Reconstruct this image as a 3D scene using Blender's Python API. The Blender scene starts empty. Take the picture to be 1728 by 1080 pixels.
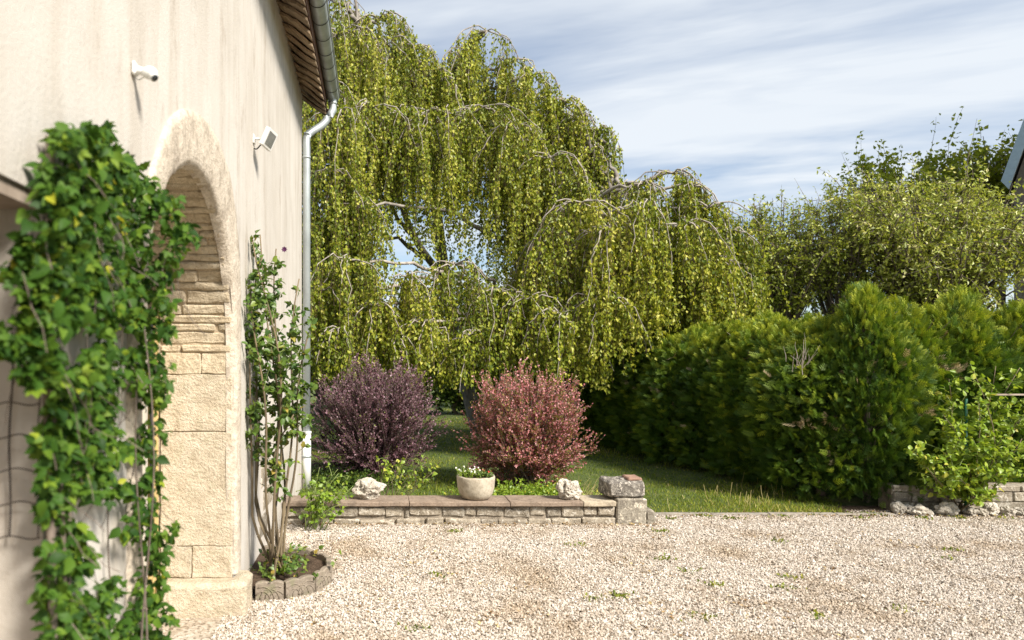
import bpy, bmesh, math
import numpy as np
from mathutils import Vector, Matrix, noise as mnoise

# ------------------------------------------------------------------ camera, world, sun, exposure
sc = bpy.context.scene
COL = sc.collection
F_PX, VX, VY, CAM_H = 1210.0, 632.0, 605.0, 1.75      # focal length in photo pixels, vanishing point, eye height

cam_d = bpy.data.cameras.new('camera')
cam = bpy.data.objects.new('camera', cam_d)
COL.objects.link(cam)
cam.location = (0, 0, CAM_H)
cam.rotation_euler = (math.radians(90), 0, 0)
cam_d.sensor_width = 36.0
cam_d.lens = F_PX / 1728 * 36
cam_d.shift_x = (864 - VX) / 1728
cam_d.shift_y = (VY - 540) / 1728
cam_d.clip_start = 0.05
cam_d.clip_end = 3000
cam_d.dof.use_dof = True
cam_d.dof.focus_distance = 8.6
cam_d.dof.aperture_fstop = 1.9
sc.camera = cam

SUN = Vector((0.52, -0.55, 0.66)).normalized()
world = bpy.data.worlds.new('World')
sc.world = world
world.use_nodes = True


def build_world():
    nt = world.node_tree
    nt.nodes.clear()
    N = nt.nodes.new
    L = nt.links.new
    out = N('ShaderNodeOutputWorld')
    bg = N('ShaderNodeBackground')
    sky = N('ShaderNodeTexSky')
    sky.sky_type = 'NISHITA'
    sky.sun_disc = False
    sky.sun_elevation = math.asin(SUN.z)
    sky.sun_rotation = math.atan2(SUN.x, SUN.y)
    sky.air_density = 1.0
    sky.dust_density = 0.4
    sky.ozone_density = 3.0
    tc = N('ShaderNodeTexCoord')
    sep = N('ShaderNodeSeparateXYZ')
    L(tc.outputs['Generated'], sep.inputs[0])
    # thin cirrus on a high flat layer: direction / (height + small) gives the layer's plan coordinates
    zc = N('ShaderNodeMath'); zc.operation = 'MAXIMUM'; zc.inputs[1].default_value = 0.0
    L(sep.outputs['Z'], zc.inputs[0])
    za = N('ShaderNodeMath'); za.operation = 'ADD'; za.inputs[1].default_value = 0.12
    L(zc.outputs[0], za.inputs[0])
    dx = N('ShaderNodeMath'); dx.operation = 'DIVIDE'
    dy = N('ShaderNodeMath'); dy.operation = 'DIVIDE'
    L(sep.outputs['X'], dx.inputs[0]); L(za.outputs[0], dx.inputs[1])
    L(sep.outputs['Y'], dy.inputs[0]); L(za.outputs[0], dy.inputs[1])
    cmb = N('ShaderNodeCombineXYZ')
    L(dx.outputs[0], cmb.inputs[0]); L(dy.outputs[0], cmb.inputs[1])

    def layer(rot, scl, nscale, detail, dist, lo, hi, off):
        rt = N('ShaderNodeVectorRotate'); rt.rotation_type = 'Z_AXIS'
        rt.inputs['Angle'].default_value = math.radians(rot)
        L(cmb.outputs[0], rt.inputs['Vector'])
        mp = N('ShaderNodeMapping')
        mp.inputs['Scale'].default_value = scl
        mp.inputs['Location'].default_value = off
        L(rt.outputs[0], mp.inputs[0])
        nz = N('ShaderNodeTexNoise')
        nz.inputs['Scale'].default_value = nscale
        nz.inputs['Detail'].default_value = detail
        nz.inputs['Roughness'].default_value = 0.55
        nz.inputs['Distortion'].default_value = dist
        L(mp.outputs[0], nz.inputs['Vector'])
        mr = N('ShaderNodeMapRange')
        mr.interpolation_type = 'SMOOTHSTEP'
        mr.inputs['From Min'].default_value = lo
        mr.inputs['From Max'].default_value = hi
        L(nz.outputs['Fac'], mr.inputs['Value'])
        return mr.outputs[0]
    a = layer(24, (0.42, 1.25, 1), 1.0, 6, 0.5, 0.32, 0.70, (1.3, 0.35, 0))
    b = layer(20, (0.9, 2.6, 1), 1.3, 5, 0.8, 0.40, 0.80, (4.0, 2.0, 0))
    mx = N('ShaderNodeMath'); mx.operation = 'MULTIPLY'; mx.inputs[1].default_value = 0.30
    L(b, mx.inputs[0])
    ad = N('ShaderNodeMath'); ad.operation = 'ADD'; ad.use_clamp = True
    L(a, ad.inputs[0]); L(mx.outputs[0], ad.inputs[1])
    cov = N('ShaderNodeMapRange')
    cov.inputs['To Min'].default_value = 0.08
    cov.inputs['To Max'].default_value = 0.90
    L(ad.outputs[0], cov.inputs['Value'])
    mix = N('ShaderNodeMix'); mix.data_type = 'RGBA'
    L(cov.outputs[0], mix.inputs[0])
    L(sky.outputs[0], mix.inputs[6])
    mix.inputs[7].default_value = (6.35, 6.7, 7.05, 1)      # lit ice cloud, in the sky texture's own units
    L(mix.outputs[2], bg.inputs['Color'])
    bg.inputs['Strength'].default_value = 0.080
    L(bg.outputs[0], out.inputs[0])


build_world()

sun_d = bpy.data.lights.new('sun', 'SUN')
sun_d.energy = 4.9
sun_d.angle = math.radians(14.0)
sun_d.color = (1.0, 0.93, 0.83)
sun = bpy.data.objects.new('sun', sun_d)
COL.objects.link(sun)
sun.location = (10, -8, 14)
sun.rotation_euler = SUN.to_track_quat('Z', 'Y').to_euler()

sc.view_settings.view_transform = 'Standard'
sc.view_settings.look = 'None'
sc.view_settings.exposure = 0.85
sc.view_settings.gamma = 1.0
sc.render.engine = 'CYCLES'
sc.cycles.use_denoising = True
sc.cycles.denoising_prefilter = 'NONE'
sc.cycles.max_bounces = 6
sc.cycles.transmission_bounces = 4
sc.cycles.diffuse_bounces = 4
sc.cycles.glossy_bounces = 2
sc.cycles.transparent_max_bounces = 4

rng = np.random.default_rng(11)


# ------------------------------------------------------------------ helpers
def P(x, y, D):
    """photo pixel at depth D -> world point"""
    return np.array([(x - VX) / F_PX * D, D, CAM_H - (y - VY) / F_PX * D])


def G(x, y):
    """photo pixel on level ground -> world point"""
    D = F_PX * CAM_H / (y - VY)
    return np.array([(x - VX) / F_PX * D, D, 0.0])


def unit(v):
    v = np.asarray(v, float)
    return v / np.maximum(np.linalg.norm(v, axis=-1, keepdims=True), 1e-9)


def mesh_data(name, V, faces, mat=None, tint=None, smooth=False):
    V = np.asarray(V, np.float32)
    if isinstance(faces, np.ndarray):
        faces = [faces]
    faces = [np.asarray(f, np.int32) for f in faces if len(f)]
    me = bpy.data.meshes.new(name)
    me.vertices.add(len(V))
    me.vertices.foreach_set('co', V.ravel())
    tot = np.concatenate([np.full(len(f), f.shape[1], np.int32) for f in faces])
    loops = np.concatenate([f.ravel() for f in faces]).astype(np.int32)
    start = np.concatenate([[0], np.cumsum(tot)[:-1]]).astype(np.int32)
    me.loops.add(len(loops))
    me.loops.foreach_set('vertex_index', loops)
    me.polygons.add(len(tot))
    me.polygons.foreach_set('loop_start', start)
    me.polygons.foreach_set('loop_total', tot)
    me.polygons.foreach_set('use_smooth', np.full(len(tot), smooth, bool))
    me.update(calc_edges=True)
    me.validate()
    if tint is not None:
        at = me.attributes.new('tint', 'FLOAT', 'POINT')
        at.data.foreach_set('value', np.asarray(tint, np.float32))
    if mat:
        me.materials.append(mat)
    return me


def link(name, me, parent=None, kind=None, label=None):
    if parent is not None:
        off = parent.location.copy()
        p = parent.parent
        while p is not None:
            off += p.location
            p = p.parent
        me.transform(Matrix.Translation(-off))
    o = bpy.data.objects.new(name, me)
    COL.objects.link(o)
    o.parent = parent
    if kind:
        o['kind'] = kind
    if label:
        o['label'] = label
    return o


def thing(name, label, cat, loc=(0, 0, 0), group=None):
    o = bpy.data.objects.new(name, None)
    o.empty_display_size = 0.1
    COL.objects.link(o)
    o.location = Vector([float(c) for c in loc])
    o['label'] = label
    o['category'] = cat
    if group:
        o['group'] = group
    bpy.context.view_layer.update()
    return o


def tag(o, label, cat, group=None):
    o['label'] = label
    o['category'] = cat
    if group:
        o['group'] = group
    return o


class MB:
    """collects simple shapes into one mesh"""

    def __init__(self):
        self.v = []
        self.f = {}
        self.n = 0

    def add(self, V, F):
        V = np.asarray(V, float)
        for k in ([F] if isinstance(F, np.ndarray) else F):
            k = np.asarray(k, int)
            if len(k):
                self.f.setdefault(k.shape[1], []).append(k + self.n)
        self.v.append(V)
        self.n += len(V)
        return self

    def box(self, lo, hi):
        x0, y0, z0 = lo
        x1, y1, z1 = hi
        V = [(x0, y0, z0), (x1, y0, z0), (x1, y1, z0), (x0, y1, z0), (x0, y0, z1), (x1, y0, z1), (x1, y1, z1), (x0, y1, z1)]
        F = np.array([(0, 3, 2, 1), (4, 5, 6, 7), (0, 1, 5, 4), (1, 2, 6, 5), (2, 3, 7, 6), (3, 0, 4, 7)])
        return self.add(V, F)

    def tube(self, pts, r, sides=8, cap=True):
        pts = np.asarray(pts, float)[None]
        r = np.broadcast_to(np.asarray(r, float), (pts.shape[1],))
        V, F = tubes(pts, r[None], sides)
        fs = [F]
        m = pts.shape[1]
        if cap and sides > 3:
            fs.append(np.array([[i for i in range(sides)][::-1]]))
            fs.append(np.array([[(m - 1) * sides + i for i in range(sides)]]))
        return self.add(V, fs)

    def data(self, name, mat, smooth=False, tint=None):
        return mesh_data(name, np.concatenate(self.v), [np.concatenate(k) for k in self.f.values()], mat, tint, smooth)

    def build(self, name, mat, parent=None, smooth=False, kind=None, label=None):
        return link(name, self.data(name, mat, smooth), parent, kind, label)


def tubes(pts, rad, sides=3):
    """pts (n,m,3), rad (n,m) -> verts, quads"""
    n, m, _ = pts.shape
    t = unit(np.gradient(pts, axis=1))
    ref = np.where(np.abs(t[..., 2:3]) > 0.85, np.array([1.0, 0.13, 0]), np.array([0.03, 0.0, 1.0]))
    a = unit(np.cross(t, ref))
    b = np.cross(t, a)
    ang = np.arange(sides) * 2 * math.pi / sides
    ring = a[:, :, None, :] * np.cos(ang)[None, None, :, None] + b[:, :, None, :] * np.sin(ang)[None, None, :, None]
    V = pts[:, :, None, :] + ring * rad[:, :, None, None]
    idx = np.arange(n * m * sides).reshape(n, m, sides)
    nx = np.roll(idx, -1, axis=2)
    F = np.stack([idx[:, :-1], nx[:, :-1], nx[:, 1:], idx[:, 1:]], -1).reshape(-1, 4)
    return V.reshape(-1, 3), F


def grow(start, d, length, nseg, bend=(0, 0, 0), jit=0.1):
    """n shoots at once -> points (n, nseg+1, 3)"""
    start = np.asarray(start, float)
    n = len(start)
    d = unit(np.broadcast_to(np.asarray(d, float), (n, 3)).copy())
    length = np.broadcast_to(np.asarray(length, float), (n,))
    bend = np.asarray(bend, float)
    pts = [start]
    p = start.copy()
    for i in range(nseg):
        d = unit(d + bend / nseg + rng.normal(0, jit, (n, 3)))
        p = p + d * (length / nseg)[:, None]
        pts.append(p)
    return np.stack(pts, 1)


def smooth_path(ctrl, n=24):
    c = np.asarray(ctrl, float)
    c = np.vstack([2 * c[0] - c[1], c, 2 * c[-1] - c[-2]])
    out = []
    for i in range(1, len(c) - 2):
        t = np.linspace(0, 1, max(2, n // (len(c) - 3)), endpoint=(i == len(c) - 3))[:, None]
        p0, p1, p2, p3 = c[i - 1], c[i], c[i + 1], c[i + 2]
        out.append(0.5 * (2 * p1 + (p2 - p0) * t + (2 * p0 - 5 * p1 + 4 * p2 - p3) * t ** 2 + (3 * p1 - p0 - 3 * p2 + p3) * t ** 3))
    return np.vstack(out)


# leaf templates: (side, along, normal) coordinates, length 1
def leaf_small():
    V = np.array([(0, 0, 0), (-.38, .42, .12), (.38, .42, .12), (0, 1, -.08)])
    return V, np.array([(0, 3, 1), (0, 2, 3)])


def leaf_narrow():
    V = np.array([(0, 0, 0), (-.25, .45, .08), (.25, .45, .08), (0, 1, -.06)])
    return V, np.array([(0, 3, 1), (0, 2, 3)])


def leaf_broad(w=1.0, droop=0.16, fold=0.10):
    rows = [(0, 0), (.2, .27), (.45, .36), (.72, .24), (1, 0)]
    V, C, Ls, Rs = [], [], {}, {}
    for i, (y, h) in enumerate(rows):
        C.append(len(V)); V.append((0, y, -droop * y * y))
        if h:
            Ls[i] = len(V); V.append((-h * w, y - .02, fold * (h / .36) - droop * y * y + .015 * (-1) ** i))
            Rs[i] = len(V); V.append((h * w, y - .02, fold * (h / .36) - droop * y * y - .015 * (-1) ** i))
    tri = [(C[0], C[1], Ls[1]), (C[0], Rs[1], C[1]), (Ls[3], C[3], C[4]), (C[3], Rs[3], C[4])]
    for i in (1, 2):
        tri += [(C[i], C[i + 1], Ls[i + 1]), (C[i], Ls[i + 1], Ls[i]), (C[i], Rs[i], Rs[i + 1]), (C[i], Rs[i + 1], C[i + 1])]
    return np.array(V, float), np.array(tri)


def leaf_lobed(w=1.0, droop=.2):
    """pointed leaf with toothed shoulders"""
    half = [(0, 0), (.20, .06), (.38, .16), (.33, .30), (.40, .44), (.27, .56), (.29, .68), (.13, .82), (0, 1)]
    V = [(0, y, -droop * y * y) for y in (0, .16, .30, .44, .56, .68, .82, 1)]
    F, n = [], len(V)
    for s in (-1, 1):
        i0 = len(V)
        V += [(s * x * w, y, .12 * x - droop * y * y + .02 * ((k % 2) * 2 - 1) * s) for k, (x, y) in enumerate(half[1:-1])]
        ids = list(range(i0, i0 + 7))
        tri = [(0, 1, ids[0])] + [(1, ids[1], ids[0])]
        for k in range(1, 6):
            tri += [(k, k + 1, ids[k + 1]), (k, ids[k + 1], ids[k])]
        tri += [(6, 7, ids[6])]
        F += tri if s > 0 else [t[::-1] for t in tri]
    return np.array(V, float), np.array(F)


def leaf_trifoliate(w=1.0):
    """three leaflets on one stalk"""
    V, F, n = [], [], 0
    b, t = leaf_broad(w)
    for ang, s, y0 in ((0, .62, .38), (62, .52, .34), (-62, .52, .34)):
        c, si = math.cos(math.radians(ang)), math.sin(math.radians(ang))
        q = b * s
        q = np.stack([q[:, 0] * c + q[:, 1] * si, -q[:, 0] * si + q[:, 1] * c + y0, q[:, 2] - .05 * abs(ang) / 62], 1)
        V.append(q); F.append(t + n); n += len(q)
    V.append(np.array([(-.012, 0, 0), (.012, 0, 0), (.008, .4, 0), (-.008, .4, 0)]))
    F.append(np.array([(n, n + 1, n + 2), (n, n + 2, n + 3)]))
    return np.vstack(V), np.vstack(F)


def cloud(tmpl, pos, along, normal, size, tint):
    """many leaves as one mesh: returns V, F, tint"""
    TV, TF = tmpl
    along = unit(along)
    nrm = unit(normal - along * (normal * along).sum(-1, keepdims=True))
    side = np.cross(along, nrm)
    s = np.asarray(size, float)[:, None, None]
    V = pos[:, None, :] + s * (TV[None, :, 0:1] * side[:, None] + TV[None, :, 1:2] * along[:, None] + TV[None, :, 2:3] * nrm[:, None])
    n, k = len(pos), len(TV)
    F = (TF[None] + (np.arange(n) * k)[:, None, None]).reshape(-1, TF.shape[1])
    return V.reshape(-1, 3), F, np.repeat(np.asarray(tint, float), k)


def along_shoots(pts, per, t0=0.2, t1=1.0):
    """per leaf positions on each shoot -> pos, tangent, t, shoot index"""
    n, m, _ = pts.shape
    t = rng.uniform(t0, t1, (n, per))
    f = t * (m - 1)
    i = np.minimum(f.astype(int), m - 2)
    u = (f - i)[..., None]
    r = np.arange(n)[:, None]
    a, b = pts[r, i], pts[r, i + 1]
    pos = a * (1 - u) + b * u
    return pos.reshape(-1, 3), unit(b - a).reshape(-1, 3), t.ravel(), np.repeat(np.arange(n), per)


def rnd_unit(n):
    return unit(rng.normal(0, 1, (n, 3)))


def leaf_parts(parent, tmpls, mat, pos, along, normal, size, tint, limit=300, rest='foliage'):
    """the leaves that show largest become objects of their own (shared mesh data), the rest one mass"""
    n = len(pos)
    along = unit(along)
    nrm = unit(normal - along * (normal * along).sum(-1, keepdims=True))
    side = np.cross(along, nrm)
    score = size / pos[:, 1] * (0.3 + np.abs(nrm[:, 1]))
    order = np.argsort(-score)
    ind, oth = order[:limit], order[limit:]
    base = np.array(parent.location)
    bank = {}
    for i in ind:
        k = (int(rng.integers(len(tmpls))), int(np.clip(tint[i], 0, .999) * 10))
        if k not in bank:
            TV, TF = tmpls[k[0]]
            bank[k] = mesh_data('leaf', TV, TF, mat, np.full(len(TV), (k[1] + .5) / 10), True)
        o = bpy.data.objects.new('leaf', bank[k])
        COL.objects.link(o)
        o.parent = parent
        M = Matrix((side[i], along[i], nrm[i])).transposed()
        o.matrix_basis = Matrix.Translation(pos[i] - base) @ M.to_4x4() @ Matrix.Scale(float(size[i]), 4)
    if len(oth):
        Vs, Fs, Ts, c = [], [], [], 0
        pick = rng.integers(len(tmpls), size=len(oth))
        for k in range(len(tmpls)):
            j = oth[pick == k]
            if len(j):
                V, F, T = cloud(tmpls[k], pos[j], along[j], normal[j], size[j], tint[j])
                Vs.append(V); Fs.append(F + c); Ts.append(T); c += len(V)
        link(rest, mesh_data(rest, np.vstack(Vs), np.vstack(Fs), mat, np.concatenate(Ts), True), parent, 'stuff')


# ------------------------------------------------------------------ materials
def new_mat(name):
    m = bpy.data.materials.new(name)
    m.use_nodes = True
    nt = m.node_tree
    return m, nt, nt.nodes['Principled BSDF'], nt.nodes['Material Output']


def ramp(nt, stops):
    r = nt.nodes.new('ShaderNodeValToRGB')
    e = r.color_ramp.elements
    while len(e) < len(stops):
        e.new(0.5)
    for el, (p, c) in zip(e, stops):
        el.position = p
        el.color = (*c, 1)
    return r


def tex(nt, kind, scale, detail=4, rough=0.55, coord='Object', vscale=None, dist=0.0):
    tc = nt.nodes.new('ShaderNodeTexCoord')
    src = tc.outputs[coord]
    if vscale:
        mp = nt.nodes.new('ShaderNodeMapping')
        mp.inputs['Scale'].default_value = vscale
        nt.links.new(src, mp.inputs[0])
        src = mp.outputs[0]
    if kind == 'noise':
        t = nt.nodes.new('ShaderNodeTexNoise')
        t.inputs['Detail'].default_value = detail
        t.inputs['Roughness'].default_value = rough
        t.inputs['Distortion'].default_value = dist
    else:
        t = nt.nodes.new('ShaderNodeTexVoronoi')
    t.inputs['Scale'].default_value = scale
    nt.links.new(src, t.inputs['Vector'])
    return t


def mixc(nt, fac, a, b, mode='MIX'):
    m = nt.nodes.new('ShaderNodeMix')
    m.data_type = 'RGBA'
    m.blend_type = mode
    for s, v in ((0, fac), (6, a), (7, b)):
        if hasattr(v, 'is_output'):
            nt.links.new(v, m.inputs[s])
        elif s == 0:
            m.inputs[0].default_value = v
        else:
            m.inputs[s].default_value = (*v, 1)
    return m.outputs[2]


def bump(nt, bs, h, strength, dist):
    b = nt.nodes.new('ShaderNodeBump')
    b.inputs['Strength'].default_value = strength
    b.inputs['Distance'].default_value = dist
    nt.links.new(h, b.inputs['Height'])
    nt.links.new(b.outputs[0], bs.inputs['Normal'])


def leaf_mat(name, stops, rough=0.5, trans=0.35, spec=0.35, tcol=1.25):
    m, nt, bs, out = new_mat(name)
    at = nt.nodes.new('ShaderNodeAttribute')
    at.attribute_name = 'tint'
    r = ramp(nt, stops)
    nt.links.new(at.outputs['Fac'], r.inputs[0])
    nt.links.new(r.outputs[0], bs.inputs['Base Color'])
    bs.inputs['Roughness'].default_value = rough
    bs.inputs['Specular IOR Level'].default_value = spec
    tr = nt.nodes.new('ShaderNodeBsdfTranslucent')
    g = nt.nodes.new('ShaderNodeMix'); g.data_type = 'RGBA'; g.blend_type = 'MULTIPLY'
    g.inputs[0].default_value = 1
    nt.links.new(r.outputs[0], g.inputs[6])
    g.inputs[7].default_value = (tcol * 1.05, tcol, tcol * .6, 1)
    nt.links.new(g.outputs[2], tr.inputs[0])
    mx = nt.nodes.new('ShaderNodeMixShader')
    mx.inputs[0].default_value = trans
    nt.links.new(bs.outputs[0], mx.inputs[1])
    nt.links.new(tr.outputs[0], mx.inputs[2])
    nt.links.new(mx.outputs[0], out.inputs[0])
    return m


def bark_mat(name, a, b, scale=14, vs=(1, 1, .25)):
    m, nt, bs, out = new_mat(name)
    t = tex(nt, 'noise', scale, 5, .6, 'Object', vs)
    r = ramp(nt, [(.3, a), (.7, b)])
    nt.links.new(t.outputs['Fac'], r.inputs[0])
    nt.links.new(r.outputs[0], bs.inputs['Base Color'])
    bs.inputs['Roughness'].default_value = .85
    bump(nt, bs, t.outputs['Fac'], .5, .01)
    return m


def stone_mat(name, light, mid, dark, scale=6.0, spots=0.3, bstr=.7, bdist=.012, lichen=None, per_object=0.25, pits=False):
    m, nt, bs, out = new_mat(name)
    n1 = tex(nt, 'noise', scale, 6, .62)
    r1 = ramp(nt, [(.28, dark), (.48, mid), (.72, light)])
    nt.links.new(n1.outputs['Fac'], r1.inputs[0])
    col = r1.outputs[0]
    n2 = tex(nt, 'noise', scale * 5, 5, .7)
    r2 = ramp(nt, [(.35, (0.45, .42, .38)), (.55, (1, 1, 1))])
    nt.links.new(n2.outputs['Fac'], r2.inputs[0])
    col = mixc(nt, spots, col, r2.outputs[0], 'MULTIPLY')
    if lichen:
        n3 = tex(nt, 'noise', scale * 1.7, 4, .6, dist=.6)
        r3 = ramp(nt, [(.54, (0, 0, 0)), (.62, (1, 1, 1))])
        nt.links.new(n3.outputs['Fac'], r3.inputs[0])
        col = mixc(nt, r3.outputs[0], col, lichen)
    oi = nt.nodes.new('ShaderNodeObjectInfo')
    ro = ramp(nt, [(0, (1 - per_object,) * 3), (.5, (1, .98, .95)), (1, (1 + per_object * .3, 1 + per_object * .25, 1 + per_object * .15))])
    nt.links.new(oi.outputs['Random'], ro.inputs[0])
    col = mixc(nt, 1.0, col, ro.outputs[0], 'MULTIPLY')
    nt.links.new(col, bs.inputs['Base Color'])
    bs.inputs['Roughness'].default_value = .92
    bs.inputs['Specular IOR Level'].default_value = .2
    h = nt.nodes.new('ShaderNodeMath'); h.operation = 'ADD'
    nt.links.new(n2.outputs['Fac'], h.inputs[0])
    nt.links.new(n1.outputs['Fac'], h.inputs[1])
    bump(nt, bs, h.outputs[0], bstr, bdist)
    return m


def plain(name, col, rough=.5, metal=0.0, var=.12, scale=8, spec=.5, vs=None):
    m, nt, bs, out = new_mat(name)
    t = tex(nt, 'noise', scale, 4, .6, 'Object', vs)
    r = ramp(nt, [(.3, tuple(c * (1 - var) for c in col)), (.7, tuple(min(1, c * (1 + var)) for c in col))])
    nt.links.new(t.outputs['Fac'], r.inputs[0])
    nt.links.new(r.outputs[0], bs.inputs['Base Color'])
    bs.inputs['Roughness'].default_value = rough
    bs.inputs['Metallic'].default_value = metal
    bs.inputs['Specular IOR Level'].default_value = spec
    return m


def stucco_mat():
    m, nt, bs, out = new_mat('stucco')
    big = tex(nt, 'noise', 1.1, 5, .6)
    rb = ramp(nt, [(.3, (.475, .440, .392)), (.7, (.570, .537, .49))])
    nt.links.new(big.outputs['Fac'], rb.inputs[0])
    # rain streaks and damp stains: tall thin marks
    st = tex(nt, 'noise', 5.5, 5, .65, 'Object', (1, 1.0, .10), .4)
    rs = ramp(nt, [(.34, (.86, .83, .79)), (.55, (1, 1, 1))])
    nt.links.new(st.outputs['Fac'], rs.inputs[0])
    col = mixc(nt, .75, rb.outputs[0], rs.outputs[0], 'MULTIPLY')
    sp = tex(nt, 'noise', 3.2, 6, .72, 'Object', (1, 1.2, .42))
    rp = ramp(nt, [(.32, (.60, .52, .45)), (.45, (1, 1, 1))])
    nt.links.new(sp.outputs['Fac'], rp.inputs[0])
    col = mixc(nt, .6, col, rp.outputs[0], 'MULTIPLY')
    nt.links.new(col, bs.inputs['Base Color'])
    bs.inputs['Roughness'].default_value = .95
    bs.inputs['Specular IOR Level'].default_value = .15
    fine = tex(nt, 'noise', 55, 5, .7)
    ad = nt.nodes.new('ShaderNodeMath'); ad.operation = 'MULTIPLY_ADD'
    nt.links.new(st.outputs['Fac'], ad.inputs[0]); ad.inputs[1].default_value = .6
    nt.links.new(fine.outputs['Fac'], ad.inputs[2])
    bump(nt, bs, ad.outputs[0], .55, .007)
    return m


M = {}
M['stucco'] = stucco_mat()
M['surround'] = stone_mat('surround', (.64, .58, .495), (.56, .495, .41), (.36, .31, .255), 6, .45, 1.0, .016, None, 0)
M['jamb'] = stone_mat('jamb', (.64, .56, .43), (.56, .475, .345), (.40, .325, .225), 7.5, .4, 1.0, .02, None, .14)
M['jamb_rough'] = stone_mat('jamb_rough', (.66, .59, .475), (.60, .52, .40), (.46, .385, .28), 11, .35, 1.0, .022, (.52, .46, .34), .05)
M['mortar'] = stone_mat('mortar', (.56, .47, .34), (.48, .39, .275), (.36, .285, .195), 14, .4, .8, .01, None, 0)
M['wall_stone'] = stone_mat('wall_stone', (0.425, 0.383, 0.315), (0.323, 0.281, 0.221), (0.162, 0.136, 0.102), 11, .6, 1.0, .014, (0.510, 0.468, 0.399), .25)
M['wall_mortar'] = stone_mat('wall_mortar', (.36, .31, .25), (.27, .23, .18), (.15, .125, .10), 12, .5, .8, .01, None, 0)
M['coping'] = stone_mat('coping', (0.324, 0.257, 0.203), (0.261, 0.203, 0.158), (0.171, 0.135, 0.108), 9, .6, .7, .008, None, .08)
M['coping_pale'] = stone_mat('coping_pale', (.55, .49, .39), (.44, .38, .29), (.27, .23, .18), 9, .5, .8, .01, None, .0)
M['pier'] = stone_mat('pier', (0.378, 0.347, 0.288), (0.270, 0.243, 0.198), (0.135, 0.117, 0.099), 10, .6, .9, .012, (0.540, 0.486, 0.396), .15)
M['pier_cap'] = stone_mat('pier_cap', (.38, .35, .30), (.20, .18, .155), (.07, .06, .055), 16, .7, 1.0, .016, (.55, .50, .43), .0)
M['rock'] = stone_mat('rock', (0.666, 0.630, 0.558), (0.558, 0.513, 0.441), (0.270, 0.234, 0.198), 14, .55, 1.0, .016, None, .15)
M['pot'] = stone_mat('pot', (0.527, 0.476, 0.383), (0.442, 0.391, 0.306), (0.306, 0.264, 0.204), 7, .5, .6, .006, None, 0)
M['edging'] = stone_mat('edging', (0.306, 0.264, 0.212), (0.246, 0.208, 0.166), (0.162, 0.136, 0.106), 10, .5, .7, .006, (0.204, 0.187, 0.128), .12)
M['kerb'] = stone_mat('kerb', (0.360, 0.324, 0.270), (0.270, 0.243, 0.207), (0.180, 0.162, 0.135), 7, .5, .6, .008, None, 0)
M['red_brick'] = stone_mat('red_brick', (.36, .23, .17), (.29, .18, .135), (.18, .12, .1), 12, .5, .7, .008, None, 0)
M['soffit'] = stone_mat('soffit', (.52, .40, .28), (.38, .28, .19), (.20, .14, .095), 5, .5, .9, .014, None, .3)
M['fascia'] = plain('fascia', (.16, .085, .06), .8, 0, .3, 6)
M['roof'] = plain('roof', (.085, .06, .05), .9, 0, .3, 5)
M['zinc'] = plain('zinc', (.42, .46, .47), .45, .45, .18, 5, vs=(1, 1, .5))
M['zinc_pale'] = plain('zinc_pale', (.72, .72, .70), .5, 0.0, .08, 5)
M['white_plastic'] = plain('white_plastic', (0.663, 0.654, 0.629), .4, 0, .04, 5)
M['lens'] = plain('lens', (.03, .035, .04), .12, 0, .1, 5)
M['lamp_glass'] = plain('lamp_glass', (.20, .20, .19), .15, .2, .2, 20)
M['cable'] = plain('cable', (.02, .02, .02), .5)
M['wire'] = plain('wire', (.07, .06, .055), .6, .5)
M['door_paint'] = plain('door_paint', (0.510, 0.468, 0.391), .6, 0, .12, 6, vs=(0.850, 0.850, 0.170))
M['door_frame'] = plain('door_frame', (.52, .38, .16), .7, 0, .2, 8, vs=(1, 1, .2))
M['iron'] = plain('iron', (.03, .03, .03), .6, .4)
M['old_wood'] = bark_mat('old_wood', (.22, .17, .13), (.40, .33, .27), 10, (1, 1, .15))
M['stake_green'] = plain('stake_green', (.015, .10, .055), .45, 0, .1)
M['soil'] = stone_mat('soil', (.17, .12, .085), (.11, .075, .05), (.05, .035, .025), 12, .6, 1.0, .03, None, 0)
M['birch_bark'] = bark_mat('birch_bark', (.085, .07, .058), (.30, .27, .235), 7, (1, 1, .6))
M['birch_branch'] = bark_mat('birch_branch', (.17, .145, .125), (.42, .375, .325), 9, (1, 1, 1))
M['birch_twig'] = plain('birch_twig', (.20, .135, .09), .8, 0, .25)
M['bark'] = bark_mat('bark', (.07, .052, .04), (.19, .15, .12), 12)
M['cane'] = bark_mat('cane', (.085, .062, .038), (.19, .145, .08), 9)
M['cane_green'] = plain('cane_green', (.17, .22, .06), .6, 0, .25)
M['dead_twig'] = plain('dead_twig', (.42, .37, .32), .8, 0, .2)
M['roof_blue'] = plain('roof_blue', (.30, .39, .46), .45, .2, .1)
M['slate_hung'] = bark_mat('slate_hung', (.10, .085, .075), (.20, .17, .15), 9, (1, 1, 2))

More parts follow.
